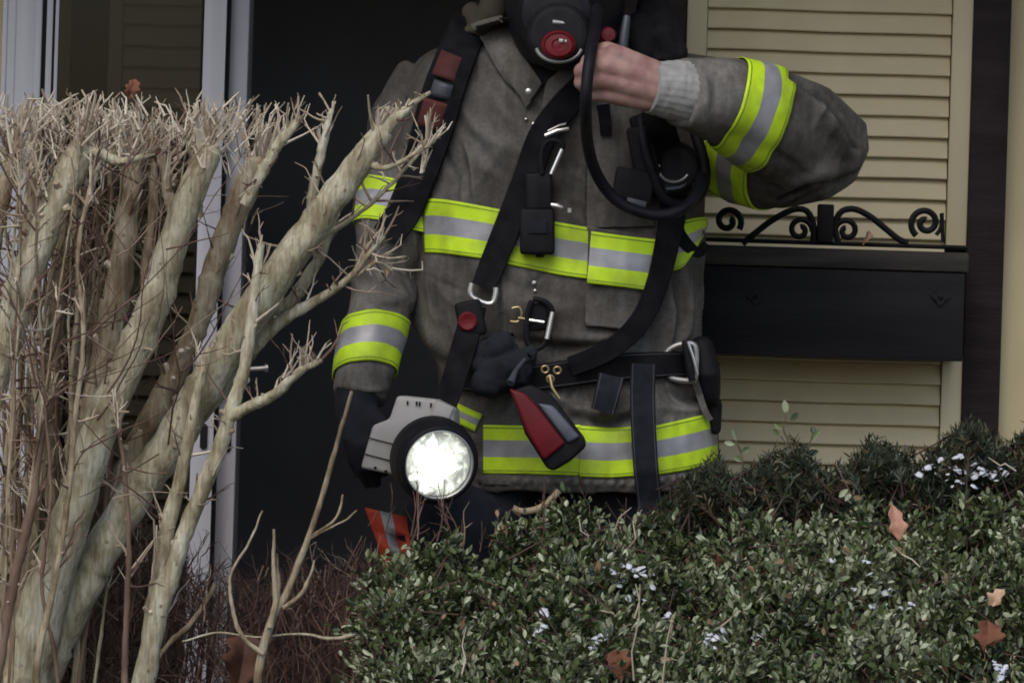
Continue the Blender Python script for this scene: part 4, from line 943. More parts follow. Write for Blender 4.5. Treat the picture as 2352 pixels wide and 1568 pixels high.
SP = [ # thick stems
 ('trunk', [(-60, 2350, 150, -.60), (-20, 1900, 140, -.62), (50, 1568, 132, -.64), (125, 1310, 106, -.66), (185, 1120, 88, -.67), (240, 960, 82, -.68), (300, 830, 78, -.69), (358, 690, 76, -.70), (398, 560, 70, -.70), (440, 440, 64, -.70), (475, 360, 60, -.70), (490, 335, 48, -.70)], 'bark'),
 ('trunk', [(20, 1700, 110, -.60), (150, 1420, 96, -.60), (230, 1270, 84, -.60), (320, 1120, 84, -.60), (410, 990, 88, -.61), (480, 870, 84, -.62), (560, 745, 82, -.63), (660, 600, 78, -.64), (750, 478, 70, -.65), (825, 375, 64, -.66), (868, 318, 54, -.66), (885, 298, 42, -.66)], 'bark'),
 ('trunk', [(-110, 1300, 80, -.74), (-40, 960, 76, -.75), (20, 760, 76, -.76), (70, 610, 74, -.77), (115, 500, 72, -.77), (155, 410, 70, -.77), (185, 350, 66, -.77), (198, 330, 50, -.77)], 'bark'),
 ('trunk', [(90, 1400, 60, -.52), (108, 1150, 54, -.52), (112, 960, 48, -.52), (122, 760, 46, -.52), (138, 620, 44, -.52), (150, 500, 40, -.52)], 'bark2'),
 ('trunk', [(150, 1240, 76, -.56), (200, 1030, 74, -.56), (238, 850, 66, -.56), (266, 680, 62, -.56), (288, 540, 56, -.56), (302, 420, 48, -.56), (306, 370, 40, -.56)], 'bark2'),
 ('trunk', [(230, 1230, 70, -.50), (330, 1000, 62, -.50), (400, 860, 54, -.50), (455, 750, 50, -.50), (490, 630, 56, -.50), (525, 530, 60, -.50), (560, 440, 62, -.50), (588, 385, 60, -.50), (596, 362, 48, -.50)], 'bark2'),
 ('trunk', [(250, 2300, 70, -.70), (300, 1700, 58, -.72), (335, 1540, 54, -.73), (360, 1400, 50, -.73), (372, 1330, 46, -.73)], 'bark'),
 ('branch', [(362, 1400, 40, -.73), (384, 1220, 36, -.73), (416, 1092, 31, -.73), (440, 970, 28, -.72), (465, 860, 22, -.71), (480, 800, 16, -.70)], 'bark'),
 ('branch', [(366, 1410, 42, -.735), (400, 1300, 40, -.74), (435, 1195, 39, -.74), (500, 1041, 37, -.75), (528, 950, 33, -.75), (560, 850, 29, -.74), (578, 735, 26, -.73), (592, 620, 22, -.72), (600, 560, 15, -.72)], 'bark'),
 ('branch', [(522, 962, 26, -.75), (570, 935, 26, -.77), (632, 905, 25, -.79), (668, 870, 22, -.80), (700, 846, 17, -.80), (740, 826, 12, -.80)], 'bark'),
 ('branch', [(430, 985, 44, -.57), (520, 880, 36, -.56), (600, 775, 32, -.56), (670, 690, 30, -.57), (730, 600, 27, -.57), (752, 545, 22, -.57), (772, 500, 14, -.57)], 'bark'),
 ('branch', [(580, 800, 30, -.58), (650, 735, 28, -.59), (730, 688, 22, -.60), (800, 640, 15, -.62), (850, 580, 12, -.62), (882, 542, 10, -.62)], 'bark'),
 ('branch', [(730, 690, 14, -.60), (790, 650, 11, -.61), (840, 618, 9, -.62), (868, 600, 7, -.62), (900, 622, 4, -.62)], 'twigb'),
 ('branch', [(700, 560, 16, -.58), (780, 520, 12, -.58), (850, 470, 10, -.58), (920, 400, 9, -.58), (965, 350, 8, -.58), (1000, 322, 7, -.58)], 'twigb'),
 ('branch', [(560, 470, 22, -.70), (600, 400, 24, -.70), (640, 330, 24, -.70), (672, 292, 20, -.70), (690, 268, 14, -.70)], 'bark'),
 ('branch', [(712, 520, 22, -.60), (722, 420, 22, -.60), (740, 340, 20, -.60), (752, 290, 16, -.60), (762, 250, 10, -.60)], 'bark'),
 ('branch', [(185, 345, 30, -.77), (230, 352, 24, -.79), (280, 372, 20, -.80), (330, 360, 15, -.80), (356, 352, 10, -.80)], 'bark'),
 ('branch', [(840, 370, 22, -.66), (880, 385, 14, -.68), (930, 368, 11, -.69), (975, 330, 9, -.69), (985, 300, 8, -.69)], 'twigb'),
 ('branch', [(870, 312, 34, -.66), (905, 275, 28, -.66), (935, 250, 20, -.66), (962, 228, 12, -.66), (988, 212, 8, -.66)], 'bark'),
 ('branch', [(410, 560, 30, -.66), (392, 470, 28, -.66), (380, 400, 24, -.66), (372, 340, 18, -.66)], 'bark2'),
 ('branch', [(0, 1750, 46, -.58), (30, 1500, 44, -.58), (60, 1300, 40, -.58), (80, 1150, 32, -.58), (100, 1000, 26, -.58), (70, 800, 20, -.58)], 'bark2'),
 ('branch', [(-30, 640, 40, -.60), (-5, 500, 38, -.60), (20, 400, 34, -.60), (40, 330, 24, -.60), (48, 280, 14, -.60)], 'bark2'),
 ('branch', [(60, 700, 34, -.62), (62, 560, 34, -.62), (70, 450, 30, -.62), (80, 370, 24, -.62), (84, 300, 14, -.62)], 'bark2'),
 ('branch', [(330, 760, 26, -.54), (335, 620, 26, -.54), (350, 500, 24, -.54), (352, 400, 20, -.54), (350, 320, 13, -.54)], 'bark2'),
 ('branch', [(455, 500, 24, -.52), (450, 400, 24, -.52), (442, 330, 20, -.52), (440, 270, 13, -.52)], 'bark2'),
 ('branch', [(284, 1740, 16, -.80), (286, 1568, 16, -.80), (290, 1420, 14, -.80), (296, 1250, 13, -.80), (288, 1100, 11, -.80), (276, 1000, 9, -.80), (258, 900, 6, -.80)], 'twigr'),
 ('branch', [(-40, 1760, 26, -.80), (10, 1440, 26, -.80), (40, 1300, 24, -.80), (75, 1150, 20, -.80), (92, 1020, 16, -.79), (120, 900, 10, -.79)], 'twigr'),
]
M['twigb'] = M['bark']; M['twigr'] = mat('reddish_bark', (.075, .045, .03), (.19, .13, .09), 20, .85, bump=.6, bscale=150, stretch=(1, 1, .4))
tips = []; stems = []
for k in range(34):                          # the crowd of thinner canes between the trunks
    u0 = random.uniform(-60, 250); vt = random.uniform(250, 400); w0 = random.choice((7, 8, 9, 11, 13, 16)); yy = random.uniform(-.58, -.42) if k % 6 else -.80
    ub = random.uniform(-60, 150) + u0 * .25; ut = u0 + random.gauss(70, 60)
    rows = [(ub + (ut - ub) * f ** .8 + random.gauss(0, 9), 1720 + (vt - 1720) * f, w0 * (1.15 - .6 * f), yy) for f in np.linspace(0, 1, 8)]
    SP.append(('branch', rows, random.choice(('bark2', 'bark2', 'bark', 'twigr'))))
for nm, rows, m in SP:
    o, pts, rad = stem(nm, rows, M[m], shrub); stems.append((pts, rad)); tips.append((pts[-1], (pts[-1] - pts[-4]).normalized(), rad[-1], rows))
ZTOP = lambda x: None
tw = Twigs(); twr = Twigs()
def clip_top(p):                             # everything was cut off level
    u, v = UV(np.array([tuple(p)]))[0]; return v
def twig(tw_, p, d, ln, r_, tint, wig=.35, seg=4, kids=0, vmin=205, sides=4):
    pts = [p.copy()]; rad = [r_]; q = p.copy(); dd = d.normalized()
    for i in range(seg):
        dd = (dd + rv(wig * .5) + Vector((0, 0, .06))).normalized(); q = q + dd * ln / seg
        if clip_top(q) < vmin: break
        pts.append(q.copy()); rad.append(r_ * (1 - .55 * (i + 1) / seg))
        if kids and random.random() < .75:
            sd_ = (dd + rv(.9)).normalized(); twig(tw_, q.copy(), sd_, ln * random.uniform(.2, .5), r_ * .55, min(1, tint + random.uniform(-.15, .15)), wig, 3, kids - 1, vmin, 3)
    if len(pts) > 1: tw_.add(pts, rad, tint, sides)
for (p, d, r_, rows) in tips:                # knuckles of short stubs at the cut ends
    big = rows[-1][2] > 20; nst = 22 if big else 7
    for k in range(nst):
        dd = (d * .7 + Vector((0, 0, .7)) + rv(.75)).normalized()
        twig(tw, p - d * random.uniform(0, .03 if big else .08) + rv(L(rows[-1][2]) * .35), dd, random.uniform(.03, .12 if big else .07), random.uniform(.002, .005 if big else .0032), random.uniform(.4, 1), .28, 3, 1, random.uniform(198, 262))
for (pts, rad), sp_ in zip(stems, SP):       # sawn-off stubs and bud knobs on the wood
    for k in range(9 if sp_[0] == 'trunk' else 4):
        i = random.randrange(int(len(pts) * .2), len(pts) - 2); dd = Vector((random.gauss(0, 1), -abs(random.gauss(.3, .6)), random.gauss(.5, .4))).normalized()
        r_ = min(.006, rad[i] * random.uniform(.18, .34)); p0 = pts[i] + dd * rad[i] * .75
        tw.add([p0, p0 + dd * r_ * 1.2, p0 + dd * r_ * 2.2 + Vector((0, 0, r_ * .5))], [r_ * 1.5, r_ * 1.05, r_ * .9], random.uniform(.3, .95), 7)
for pts, rad in stems:                       # side spurs along the stems
    n = len(pts)
    for k in range(int(n * .24)):
        i = random.randrange(int(n * .25), n - 1); v = clip_top(pts[i])
        if v > 1500: continue
        dd = (rv(1) + Vector((0, 0, .8))).normalized()
        far = random.random()
        twig(tw if far < .6 else twr, pts[i] + dd * rad[i] * .8, dd, random.uniform(.015, .08), random.uniform(.0014, .003), random.uniform(.2, .9), .4, 3, 1, random.uniform(205, 260))
# the dense flat-cut top
for k in range(340):
    u = random.uniform(-40, 590)
    if u < 480: top = random.gauss(236, 16)
    else: top = random.gauss(240, 18)
    if 100 < u < 200 and random.random() < .4: top -= 24
    v0 = top + random.uniform(10, 60) + abs(random.gauss(0, 75)); y = random.uniform(-.82, -.48)
    p = P(u, v0, y); dd = Vector((random.gauss(.12, .75), random.gauss(-.1, .5), 1)).normalized()
    twig(tw, p, dd, L(random.uniform(25, 105)), random.choice((.0014, .0018, .0022, .0028, .0034) if u < 470 else (.0012, .0016, .002)) * random.uniform(.8, 1.2), min(1, max(0, random.gauss(.66, .26))), .30, 3, 1, max(198, top), 5)
for k in range(85):                         # tangled thin reddish shoots inside
    u = random.uniform(-30, 420); v = random.uniform(330, 1120) if random.random() < .6 else random.uniform(300, 700)
    y = random.uniform(-.56, -.42) if random.random() < .7 else random.uniform(-.82, -.7); p = P(u, v, y)
    twig(twr, p, Vector((random.gauss(.1, .5), random.gauss(0, .3), random.gauss(.9, .4))).normalized(), random.uniform(.08, .30), random.uniform(.001, .0022), random.random(), .45, 7, 1, 260)
for k in range(46):                          # thin wandering shoots in front of the trunks
    u = random.uniform(-20, 440); v = random.uniform(420, 1250); p = P(u, v, random.uniform(-.84, -.74))
    twig(twr if random.random() < .7 else tw, p, Vector((random.gauss(.2, .8), 0, random.gauss(.6, .6))).normalized(), random.uniform(.10, .30), random.uniform(.0009, .0018), random.uniform(0, .5), .35, 8, 0, 260)
tw.build('twigs', M['twig'], shrub); twr.build('reddish_shoots', M['twig_red'], shrub)
# a curled dead leaf caught on the shrub and a rusty withered cluster
def dead_leaf(p, ln, wd, m, label, rot, curl=.5, lobes=3, group='dead leaves caught in the shrubs'):
    b = MB(); n = 14; vs = []
    for i in range(n + 1):
        f = i / n; prof = (sin(pi * min(1, f * .98 + .02)) ** .7) * (1 - .42 * abs(sin(f * pi * (lobes + .5) + .4)) ** 2) * wd / 2 if f < 1 else 0
        z = curl * ln * .25 * sin(f * pi * .9)
        for s_ in (-1, -.5, 0, .5, 1): vs.append(Vector((s_ * prof, f * ln, z + abs(s_) * prof * curl * 1.3 + s_ * prof * .5 * sin(f * 5 + ln * 90) + .003 * noise.noise((f * 8, s_ * 3, ln * 40)))))
    b.add([p + rot @ v for v in vs], [(i * 5 + j, i * 5 + j + 1, i * 5 + 6 + j, i * 5 + 5 + j) for i in range(n) for j in range(4)])
    b.tube([p + rot @ Vector((0, -ln * .25, 0)), p + rot @ Vector((0, 0, 0)), p + rot @ Vector((0, ln * .95, curl * ln * .05 - .001))], [.0011, .001, .0005], 5)
    o = b.build('dead_leaf', m); s_ = o.modifiers.new('s', 'SOLIDIFY'); s_.thickness = .0006
    return tag(o, label, 'leaf', group)
E3 = lambda x, y, z: (Matrix.Rotation(R(z), 3, 'Z') @ Matrix.Rotation(R(y), 3, 'Y') @ Matrix.Rotation(R(x), 3, 'X'))
dead_leaf(P(1985, 556, .315), .026, .02, M['dead3'], 'small pale dry leaf caught in the window box scrollwork', E3(75, 30, 20), .6, 1)
dead_leaf(P(898, 612, -.62), .020, .013, M['dead3'], 'tiny curled tan leaf at the tip of a bare branch', E3(-70, 20, 10), .6, 1)
dead_leaf(P(292, 232, -.62), .042, .03, M['dead2'], 'rusty withered leaf standing at the top of the pruned shrub', E3(80, 20, 10), .5, 3)
dead_leaf(P(358, 372, -.72), .05, .024, M['dead2'], 'rusty withered leaf wedged between pruned stubs', E3(80, -15, 20), .6, 2)
dead_leaf(P(545, 1580, -.80), .10, .10, M['dead4'], 'large dark rust brown leaf among bare twigs at the bottom', E3(75, 10, 15), .4, 2)

# fine reddish thicket behind the bare shrub
thicket = thing('twig_thicket', (P(480, 1500, -.3).x, -.3, 0), 'low thicket of fine reddish brown leafless twigs below the doorway', 'shrub')
tt = Twigs()
for k in range(1500):
    u = random.uniform(60, 1010); y = random.uniform(-.52, -.14)
    top = np.interp(u, [60, 200, 350, 480, 560, 640, 720, 800, 900, 1000], [1270, 1180, 1190, 1330, 1320, 1300, 1300, 1270, 1290, 1320]) + random.gauss(20, 45)
    v0 = top + random.uniform(30, 400); p = P(u, v0, y)
    twig(tt, p, Vector((random.gauss(0, .55), random.gauss(0, .4), random.gauss(.8, .35))).normalized(), L(random.uniform(60, 190)), random.uniform(.0008, .0019), min(1, abs(random.gauss(.3, .33))), .55, 5, 2, top, 3)
for k in range(60):
    u = random.uniform(60, 1000); p = P(u, 1500, random.uniform(-.45, -.2)); q = Vector((p.x + random.uniform(-.1, .1), p.y, 0))
    tt.add([q, (p + q) / 2 + rv(.03), p + Vector((0, 0, .12))], [.005, .004, .002], .2, 5)
for k in range(30):
    u = random.uniform(880, 1560); y = random.uniform(-.5, -.3); p = P(u, random.uniform(1230, 1290), y)
    twig(tt, p, Vector((random.gauss(.1, .45), 0, 1)).normalized(), L(random.uniform(60, 150)), random.uniform(.0012, .002), random.uniform(.3, .9), .3, 5, 1, 1080, 4)
tt.build('twigs', M['twig_red'], thicket)
sap = thing('sapling', (P(590, 1568, -.85).x, -.85, 0), 'thin bare upright sapling leaning right before the dark doorway', 'sapling')
for rows in ([(560, 2700, 26, -.85), (575, 1900, 24, -.85), (592, 1568, 22, -.85), (622, 1430, 19, -.85), (652, 1375, 17, -.85), (690, 1285, 15, -.85), (730, 1170, 13, -.85), (765, 1050, 11, -.85), (808, 898, 8, -.85)],
             [(620, 1440, 16, -.86), (632, 1380, 12, -.86), (628, 1290, 9, -.86), (630, 1215, 6, -.86)], [(640, 1400, 12, -.84), (640, 1330, 9, -.84), (636, 1270, 6, -.84)],
             [(650, 1395, 12, -.86), (690, 1365, 10, -.86), (712, 1320, 7, -.86), (722, 1285, 4, -.86)], [(709, 1236, 8, -.85), (770, 1190, 6, -.85), (788, 1135, 5, -.85)], [(709, 1238, 6, -.85), (790, 1195, 5, -.85), (820, 1172, 4, -.85)],
             [(606, 1500, 12, -.86), (560, 1465, 11, -.86), (535, 1400, 10, -.86), (530, 1320, 7, -.86), (570, 1250, 6, -.86), (602, 1172, 4, -.86)]):
    o, pts, rad = stem('stem', rows, M['bark2'], sap, 8)
o, pts, rad = stem('broken_twig', [(420, 1472, 4, -.83), (500, 1452, 5, -.83), (585, 1462, 4, -.83), (690, 1455, 6, -.83), (760, 1466, 9, -.83), (818, 1456, 10, -.83)], M['bark'], None, 8)
tag(o, 'pale broken twig lying level across the brown thicket', 'twig')
o, pts, rad = stem('broken_twig', [(330, 1560, 8, -.50), (385, 1480, 12, -.50), (430, 1440, 13, -.50), (478, 1372, 12, -.50), (492, 1338, 8, -.50)], M['bark2'], None, 8)
tag(o, 'short tan forked twig leaning below the white door frame', 'twig')

# ------------------------------------------------------------------ evergreen shrubs
RX = [P(u, 1200, -.5).x for u in (760, 830, 900, 1000, 1100, 1200, 1260, 1300, 1360, 1450, 1600, 1700, 1850, 2000, 2200, 2352, 2700)]
RZ = [P(1500, v, -.5).z for v in (1560, 1370, 1310, 1330, 1315, 1265, 1200, 1172, 1220, 1255, 1268, 1230, 1205, 1210, 1172, 1150, 1125)]
def Hb(x, y):
    x = np.asarray(x, float); y = np.asarray(y, float)
    z = np.interp(x, RX, RZ); d = np.where(y < -.5, (-.5 - y) / .7, (y + .5) / .22)
    bump_ = .022 * np.sin(x * 17 + y * 9 + 1.5 * np.sin(y * 11)) + .022 * np.sin(x * 31 - y * 23 + 1 + np.sin(x * 13)) + .016 * np.sin(x * 57 + y * 41) * np.sin(x * 23 - y * 37)
    return z - .235 * np.abs(d) ** 1.35 + bump_
def leaf_template(n=0):
    w_ = .25
    v = np.array([(0, 0, 0), (-w_ * .8, .28, .07), (0, .3, -.02), (w_ * .8, .28, .07), (-w_, .55, .09), (0, .58, -.02), (w_, .55, .09), (-w_ * .62, .82, .05), (0, .82, -.02), (w_ * .62, .82, .05), (0, 1, -.03)], float)
    f = [(0, 2, 1), (0, 3, 2), (1, 2, 5, 4), (2, 3, 6, 5), (4, 5, 8, 7), (5, 6, 9, 8), (7, 8, 10), (8, 9, 10)]
    return v, f
LV, LF = leaf_template()
def frames(ax, nm):
    ax = ax / np.linalg.norm(ax, axis=1, keepdims=True); nm = nm - ax * (nm * ax).sum(1, keepdims=True); nm /= np.linalg.norm(nm, axis=1, keepdims=True) + 1e-9
    return np.cross(ax, nm), ax, nm
def leaves_mesh(name, pos, ax, nm, ln, tint, m, parent, V=LV, F=LF, wf=None):
    ex, ey, ez = frames(ax, nm); n = len(pos); k = len(V)
    wf = np.ones(n) if wf is None else wf
    vv = pos[:, None] + (ex[:, None] * (V[None, :, 0:1] * wf[:, None, None]) + ey[:, None] * V[None, :, 1:2] + ez[:, None] * V[None, :, 2:3]) * ln[:, None, None]
    lp = np.tile([len(f) for f in F], n); fl = np.array([i for f in F for i in f]); fl = (fl[None] + (np.arange(n) * k)[:, None]).ravel()
    return mesh_np(name, vv.reshape(-1, 3), lp, fl, m, parent, np.repeat(tint, k))
def grow_box(x0, x1, y0, y1, n, per, deep):
    x = rng.uniform(x0, x1, n); y = rng.uniform(y0, y1, n); z = Hb(x, y)
    e = .01; gx = (Hb(x + e, y) - Hb(x - e, y)) / (2 * e); gy = (Hb(x, y + e) - Hb(x, y - e)) / (2 * e)
    nrm = np.stack([-gx * .5, -gy * .6, np.ones(n)], 1); nrm /= np.linalg.norm(nrm, axis=1, keepdims=True)
    d = nrm * .9 + rng.normal(0, .38, (n, 3)); d /= np.linalg.norm(d, axis=1, keepdims=True)
    ln = rng.uniform(.035, .085, n) * np.where(rng.random(n) < .10, 1.9, 1); dp = rng.exponential(deep, n)
    base = np.stack([x, y, z], 1) - nrm * dp[:, None] - d * ln[:, None] * .75 + np.array([0, 0, .01])
    hue = np.clip(rng.normal(.42, .14, n) + .26 * np.sin(x * 11 + 2 * np.sin(y * 9)) * np.sin(y * 13 + x * 5), 0, 1)
    f = np.tile(np.linspace(.12, 1, per), n); b = np.repeat(base, per, 0); dd = np.repeat(d, per, 0); l_ = np.repeat(ln, per)
    pos = b + dd * (f * l_)[:, None]
    side = rng.normal(0, 1, (n * per, 3)); side -= dd * (side * dd).sum(1, keepdims=True); side /= np.linalg.norm(side, axis=1, keepdims=True)
    ax = side * (1.05 - f[:, None] * .6) + dd * (.35 + f[:, None] * .6) + rng.normal(0, .15, (n * per, 3))
    nm = dd * .7 + np.array([0, -.15, .6]) + rng.normal(0, .45, (n * per, 3))
    size = rng.uniform(.010, .025, n * per) * (1.05 - .25 * f)
    tint = np.clip(np.repeat(hue, per) + rng.normal(0, .2, n * per) + (f > .9) * .12, 0, 1)
    tint = np.where(rng.random(n * per) < .06, 1.0, tint)
    return pos, ax, nm, size, tint, base, d, ln
def boxwood(x0, x1, n, label, yf=-1.35):
    root = thing('boxwood_bush', ((x0 + x1) / 2, -.7, 0), label, 'bush', 'evergreen bushes along the front of the house')
    pos, ax, nm, size, tint, base, d, ln = grow_box(x0, x1, yf, -.32, n, 9, .03)
    edge_ = UV(base)[:, 0]; ok = np.repeat(rng.random(n) < np.clip((edge_ - 800) / 130, .12, 1), 9)      # the left end is thin
    pos, ax, nm, size, tint = pos[ok], ax[ok], nm[ok], size[ok], tint[ok]
    # the leaves that show largest are objects of their own: those nearest the front skin, spread over the view
    uvp = UV(pos); top = Hb(pos[:, 0], pos[:, 1]) - pos[:, 2]
    cand = np.where((top < .012) & (uvp[:, 0] > 700) & (uvp[:, 0] < 2380) & (uvp[:, 1] < 1590) & (size > .018))[0]
    cand = rng.permutation(cand)[:300]; keep = np.ones(len(pos), bool); keep[cand] = False
    leaves_mesh('foliage', pos[keep], ax[keep], nm[keep], size[keep], tint[keep], M['leaf'], root, wf=rng.uniform(.8, 1.15, keep.sum()))['kind'] = 'stuff'
    me = None; ex, ey, ez = frames(ax[cand], nm[cand])
    for i, c in enumerate(cand):
        if me is None:
            me = bpy.data.meshes.new('leaf'); me.from_pydata([tuple(v) for v in LV], [], LF); me.materials.append(M['leaf1']); me.polygons.foreach_set('use_smooth', [True] * len(LF))
        o = bpy.data.objects.new('leaf', me); col.objects.link(o); o.parent = root; o.matrix_parent_inverse = root.matrix_basis.inverted()
        s_ = float(size[c]) * 1.08
        o.matrix_basis = Matrix([(ex[i][r_] * s_, ey[i][r_] * s_, ez[i][r_] * s_, pos[c][r_]) for r_ in range(3)] + [(0, 0, 0, 1)])
    wi = np.where((top < .03) & (rng.random(len(pos)) < .011))[0]
    wi = wi[~np.isin(wi, cand)]
    leaves_mesh('withered_foliage', pos[wi] + [0, -.004, .004], ax[wi], nm[wi] + rng.normal(0, .5, (len(wi), 3)), size[wi] * 1.15, rng.random(len(wi)), M['wither'], root)['kind'] = 'stuff'
    t_ = Twigs()
    for i in range(0, n, 2): t_.add([Vector(base[i]) - Vector(d[i]) * .06, Vector(base[i]), Vector(base[i] + d[i] * ln[i])], [.0016, .0013, .0007], .25, 3)
    for i in range(40):
        x, y = random.uniform(x0, x1), random.uniform(yf + .1, -.35); h = float(Hb(x, y)) - .08; cx, cy = (x0 + x1) / 2, -.75
        t_.add([Vector((cx + (x - cx) * .4, cy + (y - cy) * .4, 0)), Vector((cx + (x - cx) * .8, cy + (y - cy) * .8, h * .5)), Vector((x, y, h))], [.007, .005, .002], .25, 5)
    t_.build('stems', M['twig_red'], root)
    return root
xs = P(1560, 1400, -.7).x
boxwood(P(775, 1400, -.7).x, xs - .005, 4300, 'small leaved green bush below the lantern, its left end thinning to twigs')
boxwood(xs + .005, P(2560, 1400, -.7).x, 4600, 'broad small leaved green bush under the window box, flecked with snow')
def hedge_point(u, v):
    for y in np.arange(-1.4, -.3, .004):
        p = P(u, v, y)
        if p.z < float(Hb(p.x, p.y)): return p
    return P(u, v, -.4)
# tall light shoot in the middle, bare stalks poking out of the bush
stalk = Twigs()
for u, v, u2, v2 in ((1455, 1420, 1460, 1340), (1455, 1560, 1470, 1340), (1520, 1568, 1545, 1410), (1700, 1400, 1480, 1560), (1350, 1240, 1330, 1190), (1400, 1250, 1450, 1165), (1440, 1260, 1475, 1170), (1280, 1460, 1360, 1560), (1060, 1550, 1070, 1440), (1200, 1440, 1250, 1500), (1380, 1400, 1440, 1440), (2110, 1300, 2050, 1250), (2330, 1080, 2270, 1050), (1545, 1420, 1500, 1568)):
    p = hedge_point(u, v) + Vector((0, -.03, 0)); q = P(u2, v2, p.y - .01); stalk.add([p, p.lerp(q, .3) + rv(.007), p.lerp(q, .62) + rv(.008), q], [.0019, .0016, .0012, .0007], random.uniform(.5, .8), 5)
tag(stalk.build('bare_stalks', M['twig'], None), 'thin bare tan stalks poking out of the green bushes', 'stalks')

def yew_tops(x):
    return np.interp(x, [P(u, 1100, -.2).x for u in (1440, 1520, 1600, 1700, 1800, 1900, 2000, 2100, 2200, 2300, 2400, 2600)], [P(1900, v, -.2).z for v in (1230, 1160, 1110, 1065, 1060, 1065, 1035, 1030, 1000, 985, 965, 950)])
NV = np.array([(-.07, 0, 0), (.07, 0, 0), (-.075, .55, .02), (.075, .55, .02), (0, 1, .0)], float); NF = [(0, 1, 3, 2), (2, 3, 4)]
def yew(u0, u1, n, label):
    x0, x1 = P(u0, 1100, -.2).x, P(u1, 1100, -.2).x
    root = thing('yew_bush', ((x0 + x1) / 2, -.2, 0), label, 'bush', 'evergreen bushes along the front of the house')
    x = rng.uniform(x0, x1, n); y = rng.uniform(-.36, -.06, n); z = yew_tops(x) - .9 * (np.abs(y + .2) / .2) ** 2 * .06 - rng.exponential(.055, n) + .02 * np.sin(x * 40) + rng.normal(0, .012, n)
    d = np.stack([rng.normal(0, .4, n), rng.normal(-.25, .4, n), rng.uniform(.35, 1, n)], 1); d /= np.linalg.norm(d, axis=1, keepdims=True)
    ln = rng.uniform(.04, .085, n); per = 26; f = np.tile(np.linspace(0, 1, per), n); base = np.stack([x, y, z], 1) - d * ln[:, None]
    dd = np.repeat(d, per, 0); pos = np.repeat(base, per, 0) + dd * (f * np.repeat(ln, per))[:, None]
    side = rng.normal(0, 1, (n * per, 3)); side -= dd * (side * dd).sum(1, keepdims=True); side /= np.linalg.norm(side, axis=1, keepdims=True)
    tint = np.clip(np.repeat(rng.normal(.35, .2, n), per) + rng.normal(0, .12, n * per), 0, 1)
    tint = np.where(np.repeat(rng.random(n) < .12, per), .95, np.minimum(tint, .75))
    leaves_mesh('needles', pos, side * .8 + dd * .6, dd + rng.normal(0, .4, (n * per, 3)), rng.uniform(.014, .023, n * per), tint, M['needle'], root, NV, NF)['kind'] = 'stuff'
    t_ = Twigs()
    for i in range(n): t_.add([Vector(base[i]) - Vector(d[i]) * .05, Vector(base[i]), Vector(base[i] + d[i] * ln[i] * .95)], [.0018, .0014, .0008], .1, 3)
    for i in range(26):
        q = Vector(base[i]); t_.add([Vector(((x0 + x1) / 2 + (q.x - (x0 + x1) / 2) * .4, -.2, 0)), Vector((q.x * .8 + (x0 + x1) / 2 * .2, q.y, q.z * .55)), q], [.009, .006, .002], .1, 5)
    t_.build('stems', M['twig_red'], root)
yew(1470, 1930, 1250, 'dark needled yew bush against the coat hem')
yew(1935, 2520, 1500, 'dark needled yew bush at the foot of the brown trim board')
# leafy sprig standing up before the siding
spr = thing('leafy_sprig', P(1810, 1130, -.15), 'small upright sprig with oval leaves in front of the lower louvres', 'sprig')
for rows in ([(1822, 1160, 7, -.2), (1815, 1080, 6, -.2), (1812, 1020, 5, -.2), (1800, 985, 4, -.2), (1806, 945, 3, -.2)], [(1812, 1030, 4, -.2), (1792, 1000, 3, -.2)], [(1815, 1080, 5, -.2), (1850, 1040, 4, -.2), (1868, 995, 3, -.2)], [(1700, 1120, 5, -.2), (1705, 1050, 5, -.2), (1690, 1010, 4, -.2)]): stem('stem', rows, M['stem'], spr, 6)
me = None
for u, v, a, s_, in ((1806, 950, 10, .026), (1815, 965, -50, .024), (1798, 985, 60, .018), (1850, 1045, -70, .026), (1862, 1010, -40, .024), (1870, 1000, 10, .022), (1845, 1050, 40, .02), (1790, 1000, 50, .018), (1818, 1060, 70, .02), (1690, 1012, 20, .022), (1700, 1040, -60, .022), (1706, 1060, 60, .022), (1688, 1020, 80, .02)):
    if me is None:
        me = bpy.data.meshes.new('leaf'); me.from_pydata([tuple(v_) for v_ in LV], [], LF); me.materials.append(M['leaf1']); me.polygons.foreach_set('use_smooth', [True] * len(LF))
    o = bpy.data.objects.new('leaf', me); col.objects.link(o); o.parent = spr; o.matrix_parent_inverse = spr.matrix_basis.inverted()
    o.matrix_basis = Matrix.Translation(P(u, v, -.2)) @ (Matrix.Rotation(R(-a), 4, 'Y') @ Matrix.Rotation(R(75 + random.uniform(-25, 25)), 4, 'X')) @ Matrix.Scale(s_, 4)
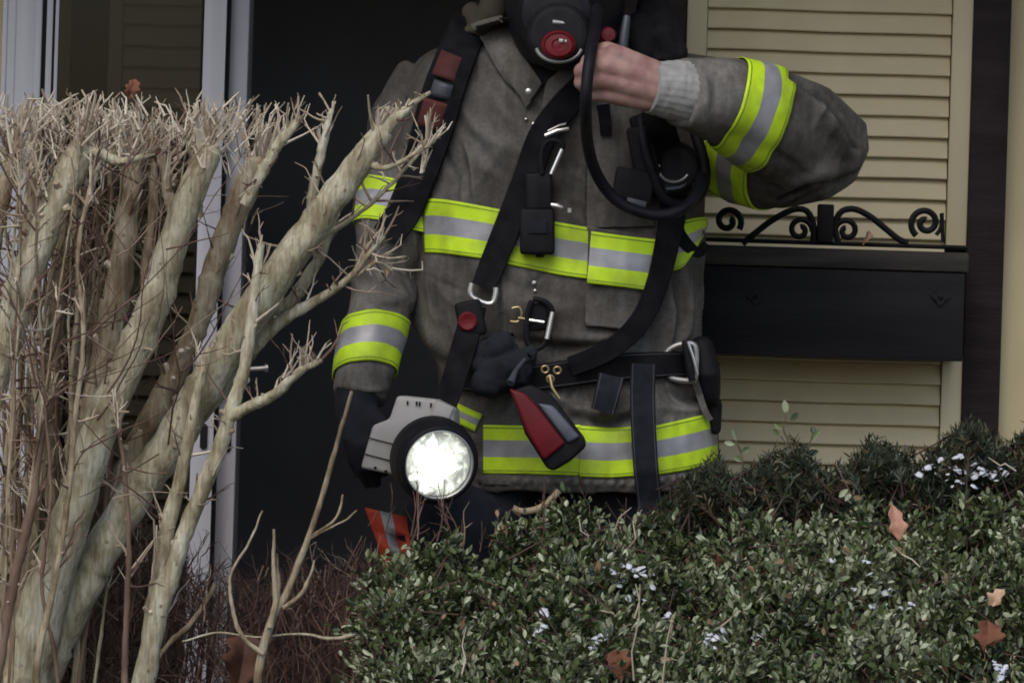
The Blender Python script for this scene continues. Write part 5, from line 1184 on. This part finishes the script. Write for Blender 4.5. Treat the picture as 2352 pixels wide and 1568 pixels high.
# dead leaves and snow on the bushes
def on_bush(u, v, dy=.004): p = hedge_point(u, v); return p + Vector((0, -dy, .0))
dead_leaf(on_bush(2066, 1245, .02), .070, .034, M['dead1'], 'pinkish dead leaf standing upright in the green bush', E3(78, -12, 12), .35, 2)
dead_leaf(on_bush(2272, 1395), .042, .030, M['dead3'], 'pale tan dead leaf near the right edge of the bush', E3(60, 30, -30), .5, 2)
dead_leaf(on_bush(2262, 1500), .062, .052, M['dead2'], 'dark rust dead leaf low at the right edge of the bush', E3(60, 10, 10), .5, 2)
dead_leaf(on_bush(1425, 1560), .055, .05, M['dead2'], 'rust brown leaf at the bottom middle of the bush', E3(60, -10, 10), .5, 2)
dead_leaf(on_bush(2062, 1110, -.1), .030, .012, M['dead3'], 'narrow tan leaf stuck in the dark yew needles', E3(80, 15, 10), .3, 1)
dead_leaf(on_bush(1648, 1300), .030, .022, M['dead2'], 'small brown leaf beside the snow in the middle of the bush', E3(40, 30, 40), .5, 1)
def snow(u, v, w_, h_, label, n, p=None):
    c = p or on_bush(u, v, .0); b = MB()
    for k in range(n):
        q = c + Vector((random.gauss(0, .38) * L(w_), random.gauss(0, .3) * L(w_), 0)); q.y = q.y if p else min(q.y, -.335)
        q.z = (float(Hb(q.x, q.y)) if not p else c.z) + random.gauss(0, .3) * L(h_) + .002
        up_ = Vector((random.gauss(0, .45), random.gauss(-.55, .3), 1)).normalized(); ex = up_.orthogonal().normalized(); ex = Quaternion(up_, random.uniform(0, 6.28)) @ ex; ey = up_.cross(ex)
        r_ = L(random.uniform(3.5, 10)); sx = random.uniform(.7, 1.7); vs = []; N, K = 10, 5; sd_ = random.uniform(0, 99)
        for i in range(K + 1):
            ph = pi * i / K
            for j in range(N):
                th = 2 * pi * j / N; d = Vector((sin(ph) * cos(th), sin(ph) * sin(th), cos(ph))); f = 1 + .75 * noise.noise(d * 1.9 + Vector((sd_, 0, 0)))
                vs.append(q + (ex * d.x * sx + ey * d.y + up_ * d.z * .32) * r_ * f)
        b.add(vs, [(i * N + j, (i + 1) * N + j, (i + 1) * N + (j + 1) % N, i * N + (j + 1) % N) for i in range(K) for j in range(N)])
    return tag(b.build('snow_patch', M['snow'], weld=True, sharp=180), label, 'snow', 'patches of old snow on the bushes', 'stuff')
snow(2235, 1095, 120, 60, 'largest snow patch, on the yew at the foot of the brown board', 60, P(2235, 1090, -.33))
snow(1440, 1325, 90, 18, 'flat snow patch in the centre of the green bushes', 24)
snow(2035, 1400, 90, 30, 'snow patch among leaves below the pinkish dead leaf', 22)
snow(1240, 1446, 30, 16, 'small snow patch in the left green bush', 10)
snow(1640, 1482, 34, 20, 'small snow patch low in the bush right of the bare stalks', 12)
snow(1745, 1470, 20, 12, 'tiny snow fleck on leaves near the bottom middle', 8)
snow(1385, 1465, 20, 10, 'tiny snow fleck left of the bare stalks', 8)
snow(2300, 1550, 26, 20, 'snow fleck under the rust leaf at the right corner', 9)
